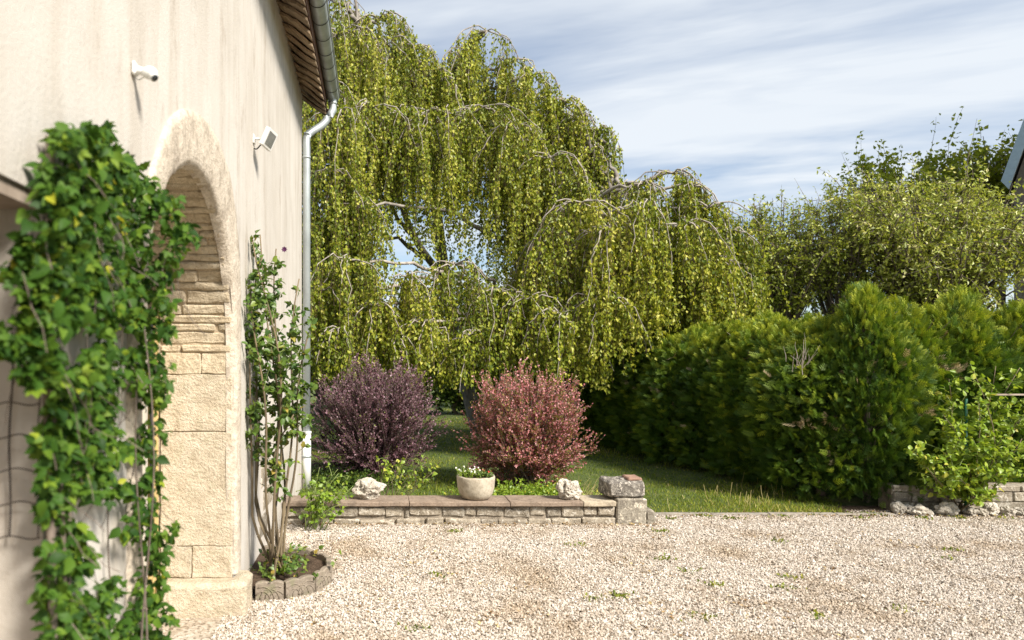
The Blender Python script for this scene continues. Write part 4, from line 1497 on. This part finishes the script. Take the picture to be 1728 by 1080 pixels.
# ------------------------------------------------------------------ barberry shrubs
def barberry(name, label, c, rx, rz, n, mat, tint, lenv=.05, seedz=.0):
    t = thing(name, label, 'shrub', c)
    c = np.array(c, float)
    # main stems from the base, side shoots filling the dome
    d = rnd_unit(n)
    d[:, 2] = np.abs(d[:, 2]) ** .7 * np.where(rng.uniform(0, 1, n) < .72, 1, -.75)
    d = unit(d)
    cen = c + np.array([0, 0, rz * .50])
    lump = np.array([mnoise.noise(Vector(q * 2.1) + Vector((c[0], 0, 0))) for q in d])
    tip = cen + d * np.array([rx, rx * .95, rz * .56]) * (1 + .26 * lump + rng.normal(0, .05, n) + (rng.uniform(0, 1, n) < .05) * rng.uniform(.05, .22, n))[:, None] * rng.uniform(.62, 1.02, n)[:, None] ** .8
    root = c + rng.normal(0, .10, (n, 3)) * np.array([1, 1, 0])
    mid = root * .35 + tip * .65 + np.array([0, 0, .10]) * (1 - d[:, 2:3])
    u = np.linspace(0, 1, 9)[None, :, None]
    pts = (1 - u) ** 2 * root[:, None] + 2 * u * (1 - u) * mid[:, None] + u ** 2 * tip[:, None]
    pts = pts + rng.normal(0, .008, pts.shape) * u
    V, F = tubes(pts, np.broadcast_to(np.linspace(.006, .0016, 9), (n, 9)), 3)
    link('stems', mesh_data('stems', V, F, M['bark']), t, 'stuff')
    sp, stg, _, _ = along_shoots(pts, 6, .32, .98)
    k = len(sp)
    sh = grow(sp, stg + rnd_unit(k) * .42 + np.array([0, 0, .12]), rng.uniform(.12, .30, k), 2, (0, 0, .1), .07)
    V, F = tubes(sh, np.full((k, 3), .0016), 3)
    link('side_shoots', mesh_data('side_shoots', V, F, M['bark']), t, 'stuff')
    a = along_shoots(sh, 14, .0, 1.0)
    b = along_shoots(pts, 18, .22, 1.0)
    pos = np.vstack([a[0], b[0]]); tg = np.vstack([a[1], b[1]])
    k = len(pos)
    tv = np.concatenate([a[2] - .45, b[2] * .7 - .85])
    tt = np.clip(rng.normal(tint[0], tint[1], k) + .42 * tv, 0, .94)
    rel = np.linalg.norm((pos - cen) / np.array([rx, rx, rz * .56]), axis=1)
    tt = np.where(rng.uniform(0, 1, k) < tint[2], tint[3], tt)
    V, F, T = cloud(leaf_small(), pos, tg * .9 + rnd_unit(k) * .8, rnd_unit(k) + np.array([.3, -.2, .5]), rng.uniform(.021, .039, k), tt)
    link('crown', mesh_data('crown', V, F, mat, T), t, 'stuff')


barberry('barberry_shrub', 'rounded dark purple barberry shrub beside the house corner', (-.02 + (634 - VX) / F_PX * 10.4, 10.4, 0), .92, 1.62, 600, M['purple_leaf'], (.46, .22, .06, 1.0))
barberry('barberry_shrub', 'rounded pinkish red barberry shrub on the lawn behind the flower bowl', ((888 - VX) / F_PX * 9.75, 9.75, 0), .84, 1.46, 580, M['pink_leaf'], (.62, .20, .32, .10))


# ------------------------------------------------------------------ weeping birch
def build_birch():
    base = np.array([(812 - VX) / F_PX * 17, 17, 0])
    t = thing('weeping_birch', 'large weeping birch with long drooping leafy branches behind the shrubs', 'tree', base)
    main = smooth_path([base - [0, 0, .1], P(772, 590, 17), P(747, 444, 17), P(735, 317, 17), P(742, 200, 16.8), P(780, 110, 16.2), P(815, 55, 15.7)], 40)
    trunk = MB().tube(main, np.interp(np.linspace(0, 1, len(main)), [0, .1, .55, 1], [.23, .16, .125, .035]), 12).build('trunk', M['birch_bark'], t, True)
    second = smooth_path([base + [.35, -.3, -.1], P(858, 600, 15.6), P(882, 470, 15), P(893, 415, 14.8), P(960, 370, 14.4), P(1050, 325, 14), P(1130, 288, 13.6)], 40)
    MB().tube(second, np.interp(np.linspace(0, 1, len(second)), [0, .5, 1], [.14, .11, .03]), 10).build('trunk', M['birch_bark'], t, True)
    third = smooth_path([P(747, 470, 17), P(690, 380, 16), P(640, 200, 15.4), P(610, 80, 15.3), P(600, 0, 15.5)], 30)
    MB().tube(third, np.linspace(.09, .03, len(third)), 8).build('limb', M['birch_bark'], t, True)

    A = [(570, 60, 14.6, 1.2, 3.6), (560, -5, 15.5, 1.2, 3.4), (605, 30, 16, 1.3, 3.2), (650, 75, 15.2, 1.2, 2.8), (545, 150, 14, 1.0, 3.6), (690, 100, 16, 1.1, 2.4), (740, 125, 15.2, 1.1, 2.4), (785, 85, 16, 1.0, 2.4),
         (822, 52, 15.5, 1.15, 2.9), (862, 105, 15.8, 1.0, 2.8), (905, 165, 15.2, 1.0, 3.2), (945, 195, 15.5, 1.0, 3.4), (975, 200, 15, .8, 3.6), (1000, 250, 14.5, .6, 3.4),
         (575, 190, 13.6, 1.1, 3.6), (630, 180, 14, 1.2, 2.3), (690, 190, 14.2, 1.2, 1.9), (750, 190, 14, 1.2, 1.8), (815, 180, 14, 1.2, 2.2), (870, 215, 14, 1.1, 2.8), (930, 265, 13.6, 1.1, 3.2), (975, 310, 13.5, .8, 3),
         (555, 290, 13, .9, 3.6), (600, 350, 13, .8, 2.8), (630, 150, 18.8, 1.4, 2.2), (720, 170, 19, 1.5, 2.0), (830, 170, 18.6, 1.5, 2.6), (910, 240, 18, 1.3, 3.2), (540, 380, 15.5, .8, 3), (955, 172, 14.8, .7, 3.5), (1005, 222, 14.6, .55, 3.5), (700, 78, 15.3, .9, 2.6), (900, 128, 15, .7, 3.2), (640, 30, 15.6, 1.0, 3.0)]
    B = [(1055, 312, 14, .8, 2.6), (1085, 310, 13.2, .8, 2.8), (1135, 292, 13.6, 1.0, 2.9), (1165, 315, 13.4, .9, 2.8), (1195, 350, 13, .9, 2.5), (1222, 392, 13, .75, 2.1), (1090, 350, 12.4, .9, 2.7), (1150, 380, 12.3, .9, 2.4), (1205, 440, 12.4, .8, 1.7), (1235, 455, 12.9, .6, 1.5)]
    Cc = [(982, 342, 12.5, 1.1, 2.9), (935, 390, 12.8, .95, 2.6), (1030, 385, 12.4, .9, 2.6), (686, 466, 12.4, .8, 1.9), (768, 446, 12.8, .95, 1.9), (832, 492, 12.5, .8, 1.7), (585, 440, 12.5, .9, 2.3), (548, 490, 12.4, .7, 1.9),
          (635, 515, 12.3, .8, 1.6), (722, 545, 12, .75, 1.2), (892, 505, 12.3, .8, 1.6), (790, 565, 12, .8, 1.0), (668, 575, 12, .7, .95), (945, 530, 12, .8, 1.2), (1010, 505, 12, .85, 1.4), (575, 560, 12, .7, 1.2)]
    trunks = np.vstack([main[3:], second[6:], third])
    S, SL, BR, KIND, SLV = [], [], [], [], []
    for grp, doms in enumerate((A, B, Cc)):
        for di, (px, py, D, R, Lm) in enumerate(doms):
            bare_top = di < (14, 6, 5)[grp] and not (grp == 0 and di in (0, 4, 5, 6))
            ap = P(px, py, D)
            # limb reaching up from the nearest lower piece of trunk, then bending over at the apex
            low = trunks[trunks[:, 2] < max(ap[2] - .5, trunks[:, 2].min() + .4)]
            q = low[np.argmin(np.linalg.norm(low - ap, axis=1) + .0 * low[:, 2])]
            hump = (q + ap) / 2 + np.array([0, 0, .25 * np.linalg.norm(ap - q) * .6])
            lim = smooth_path([q, hump * .6 + (q * .5 + ap * .5) * .4, ap], 14)
            lim[1:-1] += rng.normal(0, .04, (len(lim) - 2, 3))
            MB().tube(lim, np.linspace(.052, .024, len(lim)), 6).build('branch', M['birch_branch'] if grp else M['birch_bark'], t, True)
            nb = int(7 + R * 4)
            phi = rng.uniform(0, 2 * math.pi, nb) + np.arange(nb) * 2 * math.pi / nb
            for f in phi:
                reach = R * rng.uniform(.55, 1.1)
                u = np.linspace(0, 1, 9)[:, None]
                rise = rng.uniform(.02, .20)
                drop = reach * rng.uniform(.55, 1.9)
                dirv = np.array([math.cos(f), math.sin(f) * .9, 0])
                c = ap + dirv * reach * u ** .85 + np.array([0, 0, 1.0]) * (rise * np.sin(u * math.pi * .9) - drop * u ** 2.1)
                c[1:] += rng.normal(0, .022, (8, 3))
                BR.append(c)
                SLV.append(.35 if bare_top else 1.0)
                ns = int(7 + 7 * reach)
                ts = rng.uniform(.12, 1, ns) ** .8
                for tt in ts:
                    i = min(int(tt * 8), 7); w = tt * 8 - i
                    S.append(c[i] * (1 - w) + c[i + 1] * w)
                    SL.append(Lm * rng.uniform(.30, 1.0))
                    KIND.append(grp)
    BR = np.array(BR)
    # each arching bough is a part of its own where it shows, the rest of the wood is one mass
    order = np.argsort(-(BR[:, 0, 2] - .25 * BR[:, 0, 1]))
    show = order[:160]
    for i in show:
        MB().tube(BR[i], np.linspace(.017, .005, 9), 4).build('bough', M['birch_branch'], t, True)
    rest = order[160:]
    V, F = tubes(BR[rest], np.broadcast_to(np.linspace(.016, .004, 9), (len(rest), 9)), 4)
    link('boughs', mesh_data('boughs', V, F, M['birch_branch'], None, True), t, 'stuff')
    S = np.array(S); SL = np.array(SL); KIND = np.array(KIND)
    n = len(S)
    floor = np.where(S[:, 0] > 4.0, 1.75, 1.05) + rng.uniform(0, .45, n) + np.abs(rng.normal(0, .18, n))
    SL = np.minimum(SL, np.maximum(.12, S[:, 2] - floor))
    d = np.stack([rng.normal(0, .22, n), rng.normal(0, .22, n), np.full(n, -1.0)], 1)
    pts = grow(S, d, SL, 4, (0, 0, -1.2), .06)
    V, F = tubes(pts, np.broadcast_to(np.linspace(.0036, .0016, 5), (n, 5)), 3)
    link('twigs', mesh_data('twigs', V, F, M['birch_twig']), t, 'stuff')
    # short side twigs spread the curtain
    per = np.maximum(2, (SL / .0325).astype(int))
    idx = np.repeat(np.arange(n), per)
    k = len(idx)
    tt = rng.uniform(.04, 1, k)
    f = tt * 4; i = np.minimum(f.astype(int), 3); w = (f - i)[:, None]
    pos = pts[idx, i] * (1 - w) + pts[idx, i + 1] * w + rng.normal(0, .026, (k, 3))
    # some twigs are half bare, as on a dry late summer tree
    bare = (rng.uniform(0, 1, n) < .16)[idx] & (rng.uniform(0, 1, k) < .8)
    pos = pos[~bare]; idx = idx[~bare]
    # leafy sleeves over the boughs that are not bare
    bi = np.repeat(np.arange(len(BR)), (np.array(SLV) * 46).astype(int))
    kb_ = len(bi)
    tb = rng.uniform(.05, 1, kb_) * 8; ib = np.minimum(tb.astype(int), 7); wb = (tb - ib)[:, None]
    pb = BR[bi, ib] * (1 - wb) + BR[bi, ib + 1] * wb + np.clip(rng.normal(0, .055, (kb_, 3)), -.11, .07) - np.array([0, 0, .03])
    near = np.array([np.argmin(((S[::7] - q) ** 2).sum(1)) * 7 for q in BR[:, 4]])
    pos = np.vstack([pos, pb]); idx = np.concatenate([idx, near[bi]])
    k = len(pos)
    al = rng.normal(0, .55, (k, 3)) + np.array([0, 0, -1.0])
    nr = rng.normal(0, .7, (k, 3)) + np.array([.35, -.6, .25])
    clump = np.array([mnoise.noise(Vector(q)) for q in S * .9])[idx]
    tint = np.clip(rng.normal(.46, .24, k) + .30 * clump, 0, 1)
    V, F, T = cloud(leaf_small(), pos, al, nr, rng.uniform(.046, .082, k), tint)
    link('crown', mesh_data('crown', V, F, M['birch_leaf'], T), t, 'stuff')
    print('birch leaves', k, 'strands', n)


build_birch()


# ------------------------------------------------------------------ thuja hedge
def spray():
    """flat fan of scale leaves"""
    V, F = [], []

    def dia(p, d, L, w, z=0):
        p, d = np.array(p, float), np.array(d, float)
        s = np.array([-d[1], d[0]])
        n = len(V)
        for q, zz in ((p, z), (p + d * L * .45 + s * w, z + .02), (p + d * L, z - .04), (p + d * L * .45 - s * w, z + .02)):
            V.append((q[0], q[1], zz))
        F.append((n, n + 1, n + 2, n + 3))
    dia((0, 0), (0, 1), 1.0, .035)
    for i, y in enumerate((.08, .19, .30, .41, .52, .63, .74, .84)):
        L = .52 * (1 - .55 * y) + .05
        for s in (-1, 1):
            a = math.radians(48 - 10 * y)
            d = (s * math.sin(a), math.cos(a))
            dia((0, y), d, L, .036, .03 * (-1) ** i)
    return np.array(V, float), np.array(F)


SPRAY = spray()


def thuja_mesh(seed, R=.62, H=2.35, n=6600, browns=.006):
    """crown and trunk meshes centred on the origin"""
    h = rng.uniform(.02, 1, n) ** .85
    ang = rng.uniform(0, 2 * math.pi, n)
    prof = np.interp(h, [0, .08, .3, .65, .85, .95, 1], [.78, .95, 1.0, .92, .66, .40, .10])
    lob = np.array([mnoise.noise(Vector((math.cos(a) * 1.6, math.sin(a) * 1.6, z * 3.0 + seed))) + .7 * mnoise.noise(Vector((math.cos(a) * 4, math.sin(a) * 4, z * 9 + seed))) for a, z in zip(ang, h)])
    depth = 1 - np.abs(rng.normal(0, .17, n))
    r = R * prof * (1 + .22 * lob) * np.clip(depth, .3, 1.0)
    # several leaders at the top
    lead = np.array([(rng.normal(0, .28 * R), rng.normal(0, .28 * R)) for _ in range(5)])
    li = rng.integers(5, size=n)
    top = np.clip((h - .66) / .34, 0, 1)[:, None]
    xy = np.stack([np.cos(ang) * r, np.sin(ang) * r], 1)
    hh = np.array([rng.uniform(.86, 1.05) for _ in range(5)])
    xy = xy * (1 - .45 * top) + lead[li] * top
    pos = np.column_stack([xy, h * H * (1 + (hh[li] - 1) * top[:, 0])])
    outd = np.stack([np.cos(ang), np.sin(ang), np.zeros(n)], 1)
    al = outd * (1.0 - .55 * top) + np.array([0, 0, 1.0]) * (rng.uniform(-.1, 1.1, n)[:, None] + 1.0 * top) + rng.normal(0, .48, (n, 3))
    nr = np.cross(outd, np.array([0, 0, 1.0])) * rng.choice([-1, 1], n)[:, None] + rng.normal(0, .55, (n, 3)) + outd * .4
    tint = np.clip(.14 + .68 * (np.clip(depth, .5, 1) - .5) + .42 * top[:, 0] + .2 * lob + rng.normal(0, .16, n), 0, .945)  # new growth yellower; sun on the tops and shade inside put into tint
    bl = np.array([mnoise.noise(Vector(p) * 3.4 + Vector((seed * 3, 0, 0))) for p in pos])
    tint = np.where((bl > .58) & (rng.uniform(0, 1, n) < .6), rng.uniform(.965, 1, n), tint)
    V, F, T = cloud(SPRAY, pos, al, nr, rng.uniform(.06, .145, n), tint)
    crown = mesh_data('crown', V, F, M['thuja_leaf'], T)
    mb = MB().tube([(0, 0, -.05), (.02, 0, H * .5), (0, .02, H * .92)], [.05, .035, .012], 7)
    nb = 60
    z = rng.uniform(.1, .85, nb) * H
    st = np.stack([np.zeros(nb), np.zeros(nb), z], 1)
    a = rng.uniform(0, 2 * math.pi, nb)
    br = grow(st, np.stack([np.cos(a), np.sin(a), np.full(nb, .6)], 1), R * rng.uniform(.6, .9, nb), 4, (0, 0, .5), .08)
    V, F = tubes(br, np.broadcast_to(np.linspace(.009, .003, 5), (nb, 5)), 4)
    mb.add(V, F)
    trunk = mb.data('trunk', M['bark'])
    return crown, trunk


def build_hedge():
    var = [thuja_mesh(1.0), thuja_mesh(5.0)]

    def plant(x, y, s, sz, rot, label, group=None, v=None):
        v = int(rng.integers(2)) if v is None else v
        t = thing('thuja', label, 'hedge shrub', (x, y, 0), group)
        for nm, me in zip(('crown', 'trunk'), var[v]):
            o = bpy.data.objects.new(nm, me)
            COL.objects.link(o)
            o.parent = t
            o.rotation_euler.z = rot
            o.scale = (s, s, sz)
            if nm == 'crown':
                o['kind'] = 'stuff'
        return t
    # side of the hedge running away along the lawn
    sh = 'dark shaded thuja in the hedge row running back along the lawn'
    row = []
    yy_ = 9.15
    while yy_ < 18.5:
        row.append((5.78 - (yy_ - 9.15) * .155 + rng.normal(0, .06), yy_, rng.uniform(1.18, 1.32), rng.uniform(.88, 1.0)))
        yy_ += rng.uniform(.52, .68)
    for (x, y, s, sz) in row:
        plant(x, y, s, sz, rng.uniform(0, 6.28), sh, 'thujas along the lawn')
    plant(5.98, 8.72, .90, 1.09, .6, 'tall bright green thuja bulging at the corner of the hedge', None, 0)
    plant(6.55, 9.35, 1.1, .98, 2.0, 'thuja standing just behind the hedge corner', None, 1)
    for (x, y, s, sz) in ((6.85, 9.2, 1.1, 1.0), (7.4, 9.15, 1.1, 1.06), (7.95, 9.2, 1.15, .98), (8.5, 9.15, 1.1, 1.03), (9.05, 9.2, 1.15, .97), (9.6, 9.2, 1.1, 1.02), (10.2, 9.2, 1.1, 1.0)):
        plant(x, y, s, sz, rng.uniform(0, 6.28), 'green thuja in the hedge row above the edging wall behind the staked rose', 'thujas above the edging wall')
    # bare dead twigs poking out of the hedge
    for (px, py, D, lab) in ((1350, 615, 8.25, 'bare grey dead twigs sticking out beside the tall corner thuja'), (1545, 640, 8.40, 'tangle of bare dead twigs in the hedge above the edging wall')):
        n = 16
        c = P(px, py, D + .12)
        st = c + rng.normal(0, .06, (n, 3))
        d = np.stack([rng.normal(-.35, .25, n), rng.normal(-.55, .25, n), rng.uniform(.5, 1.2, n)], 1)
        pt = grow(st, d, rng.uniform(.12, .36, n), 5, (0, 0, .2), .12)
        V, F = tubes(pt, np.broadcast_to(np.linspace(.0045, .0016, 6), (n, 6)), 4)
        o = link('dead_twigs', mesh_data('dead_twigs', V, F, M['dead_twig']), None, 'stuff')
        tag(o, lab, 'dead twigs')


build_hedge()


# ------------------------------------------------------------------ other trees
def leafy_tree(name, label, base, cen, rad, nlimb, mat, leaf, tint, tmpl, per=10, side=9, top_shoots=0, group=None, droop=0.0, bark='bark', trunk_r=.09):
    base, cen, rad = np.array(base, float), np.array(cen, float), np.array(rad, float)
    t = thing(name, label, 'tree', base, group)
    fork = base * .35 + np.array([cen[0], cen[1], cen[2] - rad[2] * .55]) * .65
    fork[2] = max(fork[2], base[2] + .4)
    tr = smooth_path([base - [0, 0, .1], (base + fork) / 2 + rng.normal(0, .06, 3), fork], 12)
    MB().tube(tr, np.linspace(trunk_r * 1.3, trunk_r, len(tr)), 9).build('trunk', M[bark], t, True)
    d = rnd_unit(nlimb); d[:, 2] = np.where(rng.uniform(0, 1, nlimb) < .7, np.abs(d[:, 2]), d[:, 2])
    lump = np.array([mnoise.noise(Vector(q) * 1.9 + Vector((base[0], base[1], 0))) for q in d])
    tip = cen + d * rad * (.80 + .28 * lump + rng.uniform(-.25, .18, nlimb))[:, None]
    mid = fork * .45 + tip * .55 + np.array([0, 0, .25]) * rad[2] * (1 - .5 * np.abs(d[:, 2:3]))
    u = np.linspace(0, 1, 9)[None, :, None]
    pts = (1 - u) ** 2 * fork + 2 * u * (1 - u) * mid[:, None] + u ** 2 * tip[:, None]
    pts = pts + rng.normal(0, .03, pts.shape) * u
    nl = min(24, nlimb)
    for i in range(nl):
        MB().tube(pts[i], np.linspace(trunk_r * .42, .007, 9), 5).build('limb', M[bark], t, True)
    V, F = tubes(pts[nl:], np.broadcast_to(np.linspace(trunk_r * .28, .004, 9), (nlimb - nl, 9)), 4)
    link('branches', mesh_data('branches', V, F, M[bark]), t, 'stuff')
    sp, stg, _, _ = along_shoots(pts, side, .35, 1.0)
    k = len(sp)
    L = rad.mean() * .34
    sh = grow(sp, stg * .6 + rnd_unit(k) + np.array([0, 0, .15 - droop]), rng.uniform(.3, 1, k) * L, 3, (0, 0, -droop), .17)
    if top_shoots:
        j = rng.choice(nlimb, top_shoots)
        up = grow(tip[j], unit(tip[j] - cen) + np.array([0, 0, 1.0]) + rng.normal(0, .3, (top_shoots, 3)), rng.uniform(.35, .95, top_shoots), 3, (0, 0, .3), .12)
        sh = np.vstack([sh, up]); k += top_shoots
    V, F = tubes(sh, np.broadcast_to(np.linspace(.006, .002, 4), (k, 4)), 3)
    link('twigs', mesh_data('twigs', V, F, M[bark]), t, 'stuff')
    p, tg, _, si = along_shoots(sh, per, .05, 1.0)
    m = len(p)
    p = p + rng.normal(0, leaf * .45, (m, 3))
    cl = rng.normal(0, .10, k)[si]
    V, F, T = cloud(tmpl, p, tg * .5 + rnd_unit(m) + np.array([0, 0, -.2 - droop]), rnd_unit(m) * .8 + np.array([.3, -.3, .6]), rng.uniform(.65, 1.2, m) * leaf, np.clip(rng.normal(tint[0], tint[1], m) + cl, 0, 1))
    link('crown', mesh_data('crown', V, F, mat, T), t, 'stuff')
    return t


def tree_at(px, py, D, rpx, rpy, rd):
    c = P(px, py, D)
    return (c[0], D, 0), c, (rpx / F_PX * D, rd, rpy / F_PX * D)


def build_trees():
    b, c, r = tree_at(1580, 410, 13.0, 215, 145, 1.8)
    leafy_tree('fruit_tree', 'wide greyish green fruit tree with drooping twigs behind the hedge', b, c, r, 210, M['apple_leaf'], .08, (.52, .24), leaf_narrow(), 12, 13, 26, None, .35)
    b, c, r = tree_at(1415, 425, 13.6, 80, 135, 1.0)
    leafy_tree('fruit_tree', 'slender sparse fruit tree with upright leafy shoots beside the wide fruit tree', b, c, r, 95, M['apple_leaf'], .072, (.45, .22), leaf_narrow(), 10, 8, 16, None, .1, 'bark', .06)
    b, c, r = tree_at(1318, 450, 14.0, 90, 128, 1.3)
    leafy_tree('bushy_tree', 'bushy olive green tree between the weeping birch and the fruit trees', b, c, r, 135, M['apple_leaf'], .075, (.42, .2), leaf_narrow(), 10, 11, 8, None, .1, 'bark', .07)
    b, c, r = tree_at(1540, 328, 19.0, 120, 85, 2.0)
    leafy_tree('bright_tree', 'bright yellow green tree rising behind the wide fruit tree', b, c, r, 100, M['bright_leaf'], .12, (.5, .22), leaf_small(), 10, 10, 22, None, .0)
    b, c, r = tree_at(1690, 305, 18.0, 95, 90, 1.8)
    leafy_tree('bright_tree', 'bright yellow green tree beside the grey steep roofed house', b, c, r, 90, M['bright_leaf'], .12, (.5, .22), leaf_small(), 10, 10, 20, None, .0)
    for (px, py, D, rx, ry, m) in ((540, 590, 22, 95, 130, 'dark_leaf'), (660, 590, 24, 95, 120, 'dark_leaf'), (790, 570, 25, 100, 130, 'dark_leaf'), (905, 555, 24, 95, 150, 'dark_leaf'), (1020, 560, 23, 90, 130, 'dark_leaf'), (1130, 540, 23, 90, 110, 'dark_leaf'), (440, 560, 23, 90, 150, 'dark_leaf'), (1240, 520, 22, 90, 90, 'dark_leaf')):
        b, c, r = tree_at(px, py, D, rx, ry, 1.6)
        leafy_tree('background_tree', 'dark green leafy tree far behind the weeping birch', b, c, r, 70, M[m], .15, (.45, .25), leaf_small(), 9, 8, 6, 'dark trees behind the birch', .0)
    for (px, D, rx, ry) in ((600, 21.5, 80, 55), (700, 22.5, 75, 60), (775, 22, 70, 58), (850, 21.5, 70, 62), (950, 22, 80, 60), (1040, 21.5, 70, 55)):
        b, c, r = tree_at(px, 648, D, rx, ry, 1.2)
        leafy_tree('background_shrub', 'dark leafy shrub low behind the weeping birch and the lawn', b, c, r, 50, M['dark_leaf'], .13, (.4, .25), leaf_small(), 9, 8, 4, 'dark shrubs beyond the lawn', .0, 'bark', .05)
    # low evergreen growth beneath the shrubs
    for (px, D, w, cnt, mt, lab) in ((600, 9.9, .75, 800, 'dark_leaf', 'dark leafy ground cover under the purple barberry shrub'), (900, 8.75, .62, 700, 'lime_leaf', 'yellow green leafy ground cover under the pinkish barberry shrub')):
        x0 = (px - VX) / F_PX * D
        st = np.stack([rng.normal(x0, w * .5, cnt), rng.normal(D, .22, cnt), np.zeros(cnt)], 1)
        ok = (st[:, 0] > HX + .05) & (st[:, 1] > LW1 + .05)
        st = st[ok]; k = len(st)
        sh = grow(st, np.stack([rng.normal(0, .5, k), rng.normal(0, .5, k), np.ones(k)], 1), rng.uniform(.06, .26, k), 3, (0, 0, 0), .2)
        p, tg, _, _ = along_shoots(sh, 6, .2, 1)
        m = len(p)
        V, F, T = cloud(leaf_small(), p, tg * .4 + rnd_unit(m), rnd_unit(m) * .6 + np.array([.2, -.3, .8]), rng.uniform(.025, .05, m), np.clip(rng.normal(.5, .25, m), 0, 1))
        o = link('ground_cover', mesh_data('ground_cover', V, F, M[mt], T), None, 'stuff')
        tag(o, lab, 'ground cover')


build_trees()


# ------------------------------------------------------------------ neighbour's steep roof at the right
def build_neighbour():
    D = 16.0
    e = P(1701, 306, D)
    al = math.radians(50)
    d = np.array([math.sin(al), math.cos(al), 0])          # ridge direction, away from the yard
    u = np.array([math.cos(al), -math.sin(al), 0])         # along the gable
    k = (1728 - VX) / F_PX
    s1 = (k * e[1] - e[0]) / (u[0] - k * u[1])             # how far along the gable the picture's edge is met
    q = e + u * s1
    rise = (CAM_H - (232 - VY) / F_PX * q[1] - e[2]) / s1
    W = 3.0
    h = thing('neighbour_house', 'brown gabled house with steep roof edged in pale blue metal', 'house', (e[0] + 2, e[1] + 1, 0))

    def pt(a, b, z):
        r = e + u * a + d * b
        return (r[0], r[1], z)
    zt = e[2] + W * rise
    V = [pt(.1, 0, 0), pt(2 * W - .1, 0, 0), pt(2 * W - .1, 0, e[2] - .1), pt(W, 0, zt - .25), pt(.1, 0, e[2] - .1)]
    Vb = [pt(.1, 6, 0), pt(2 * W - .1, 6, 0), pt(2 * W - .1, 6, e[2] - .1), pt(W, 6, zt - .25), pt(.1, 6, e[2] - .1)]
    MB().add(V + Vb, [np.array([(0, 1, 2, 3, 4), (9, 8, 7, 6, 5)]), np.array([(0, 4, 9, 5), (1, 6, 7, 2)])]).build('wall', M['slate_hung'], h)
    six = np.array([(0, 1, 2, 3), (7, 6, 5, 4), (0, 4, 5, 1), (1, 5, 6, 2), (2, 6, 7, 3), (3, 7, 4, 0)])
    for sgn in (0, 1):
        f = (lambda x: x) if sgn == 0 else (lambda x: 2 * W - x)
        c = [(f(-.05), e[2] - .05), (f(W), zt), (f(W), zt - .14), (f(.02), e[2] - .19)]
        MB().add([pt(a, -.2, z) for a, z in c] + [pt(a, 6.2, z) for a, z in c], six).build('roof', M['slate_hung'], h)
        c = [(f(-.08), e[2] - .02), (f(W), zt + .06), (f(W), zt - .26), (f(.05), e[2] - .22)]
        MB().add([pt(a, -.27, z) for a, z in c] + [pt(a, -.21, z) for a, z in c], six).build('barge_board', M['roof_blue'], h)


build_neighbour()
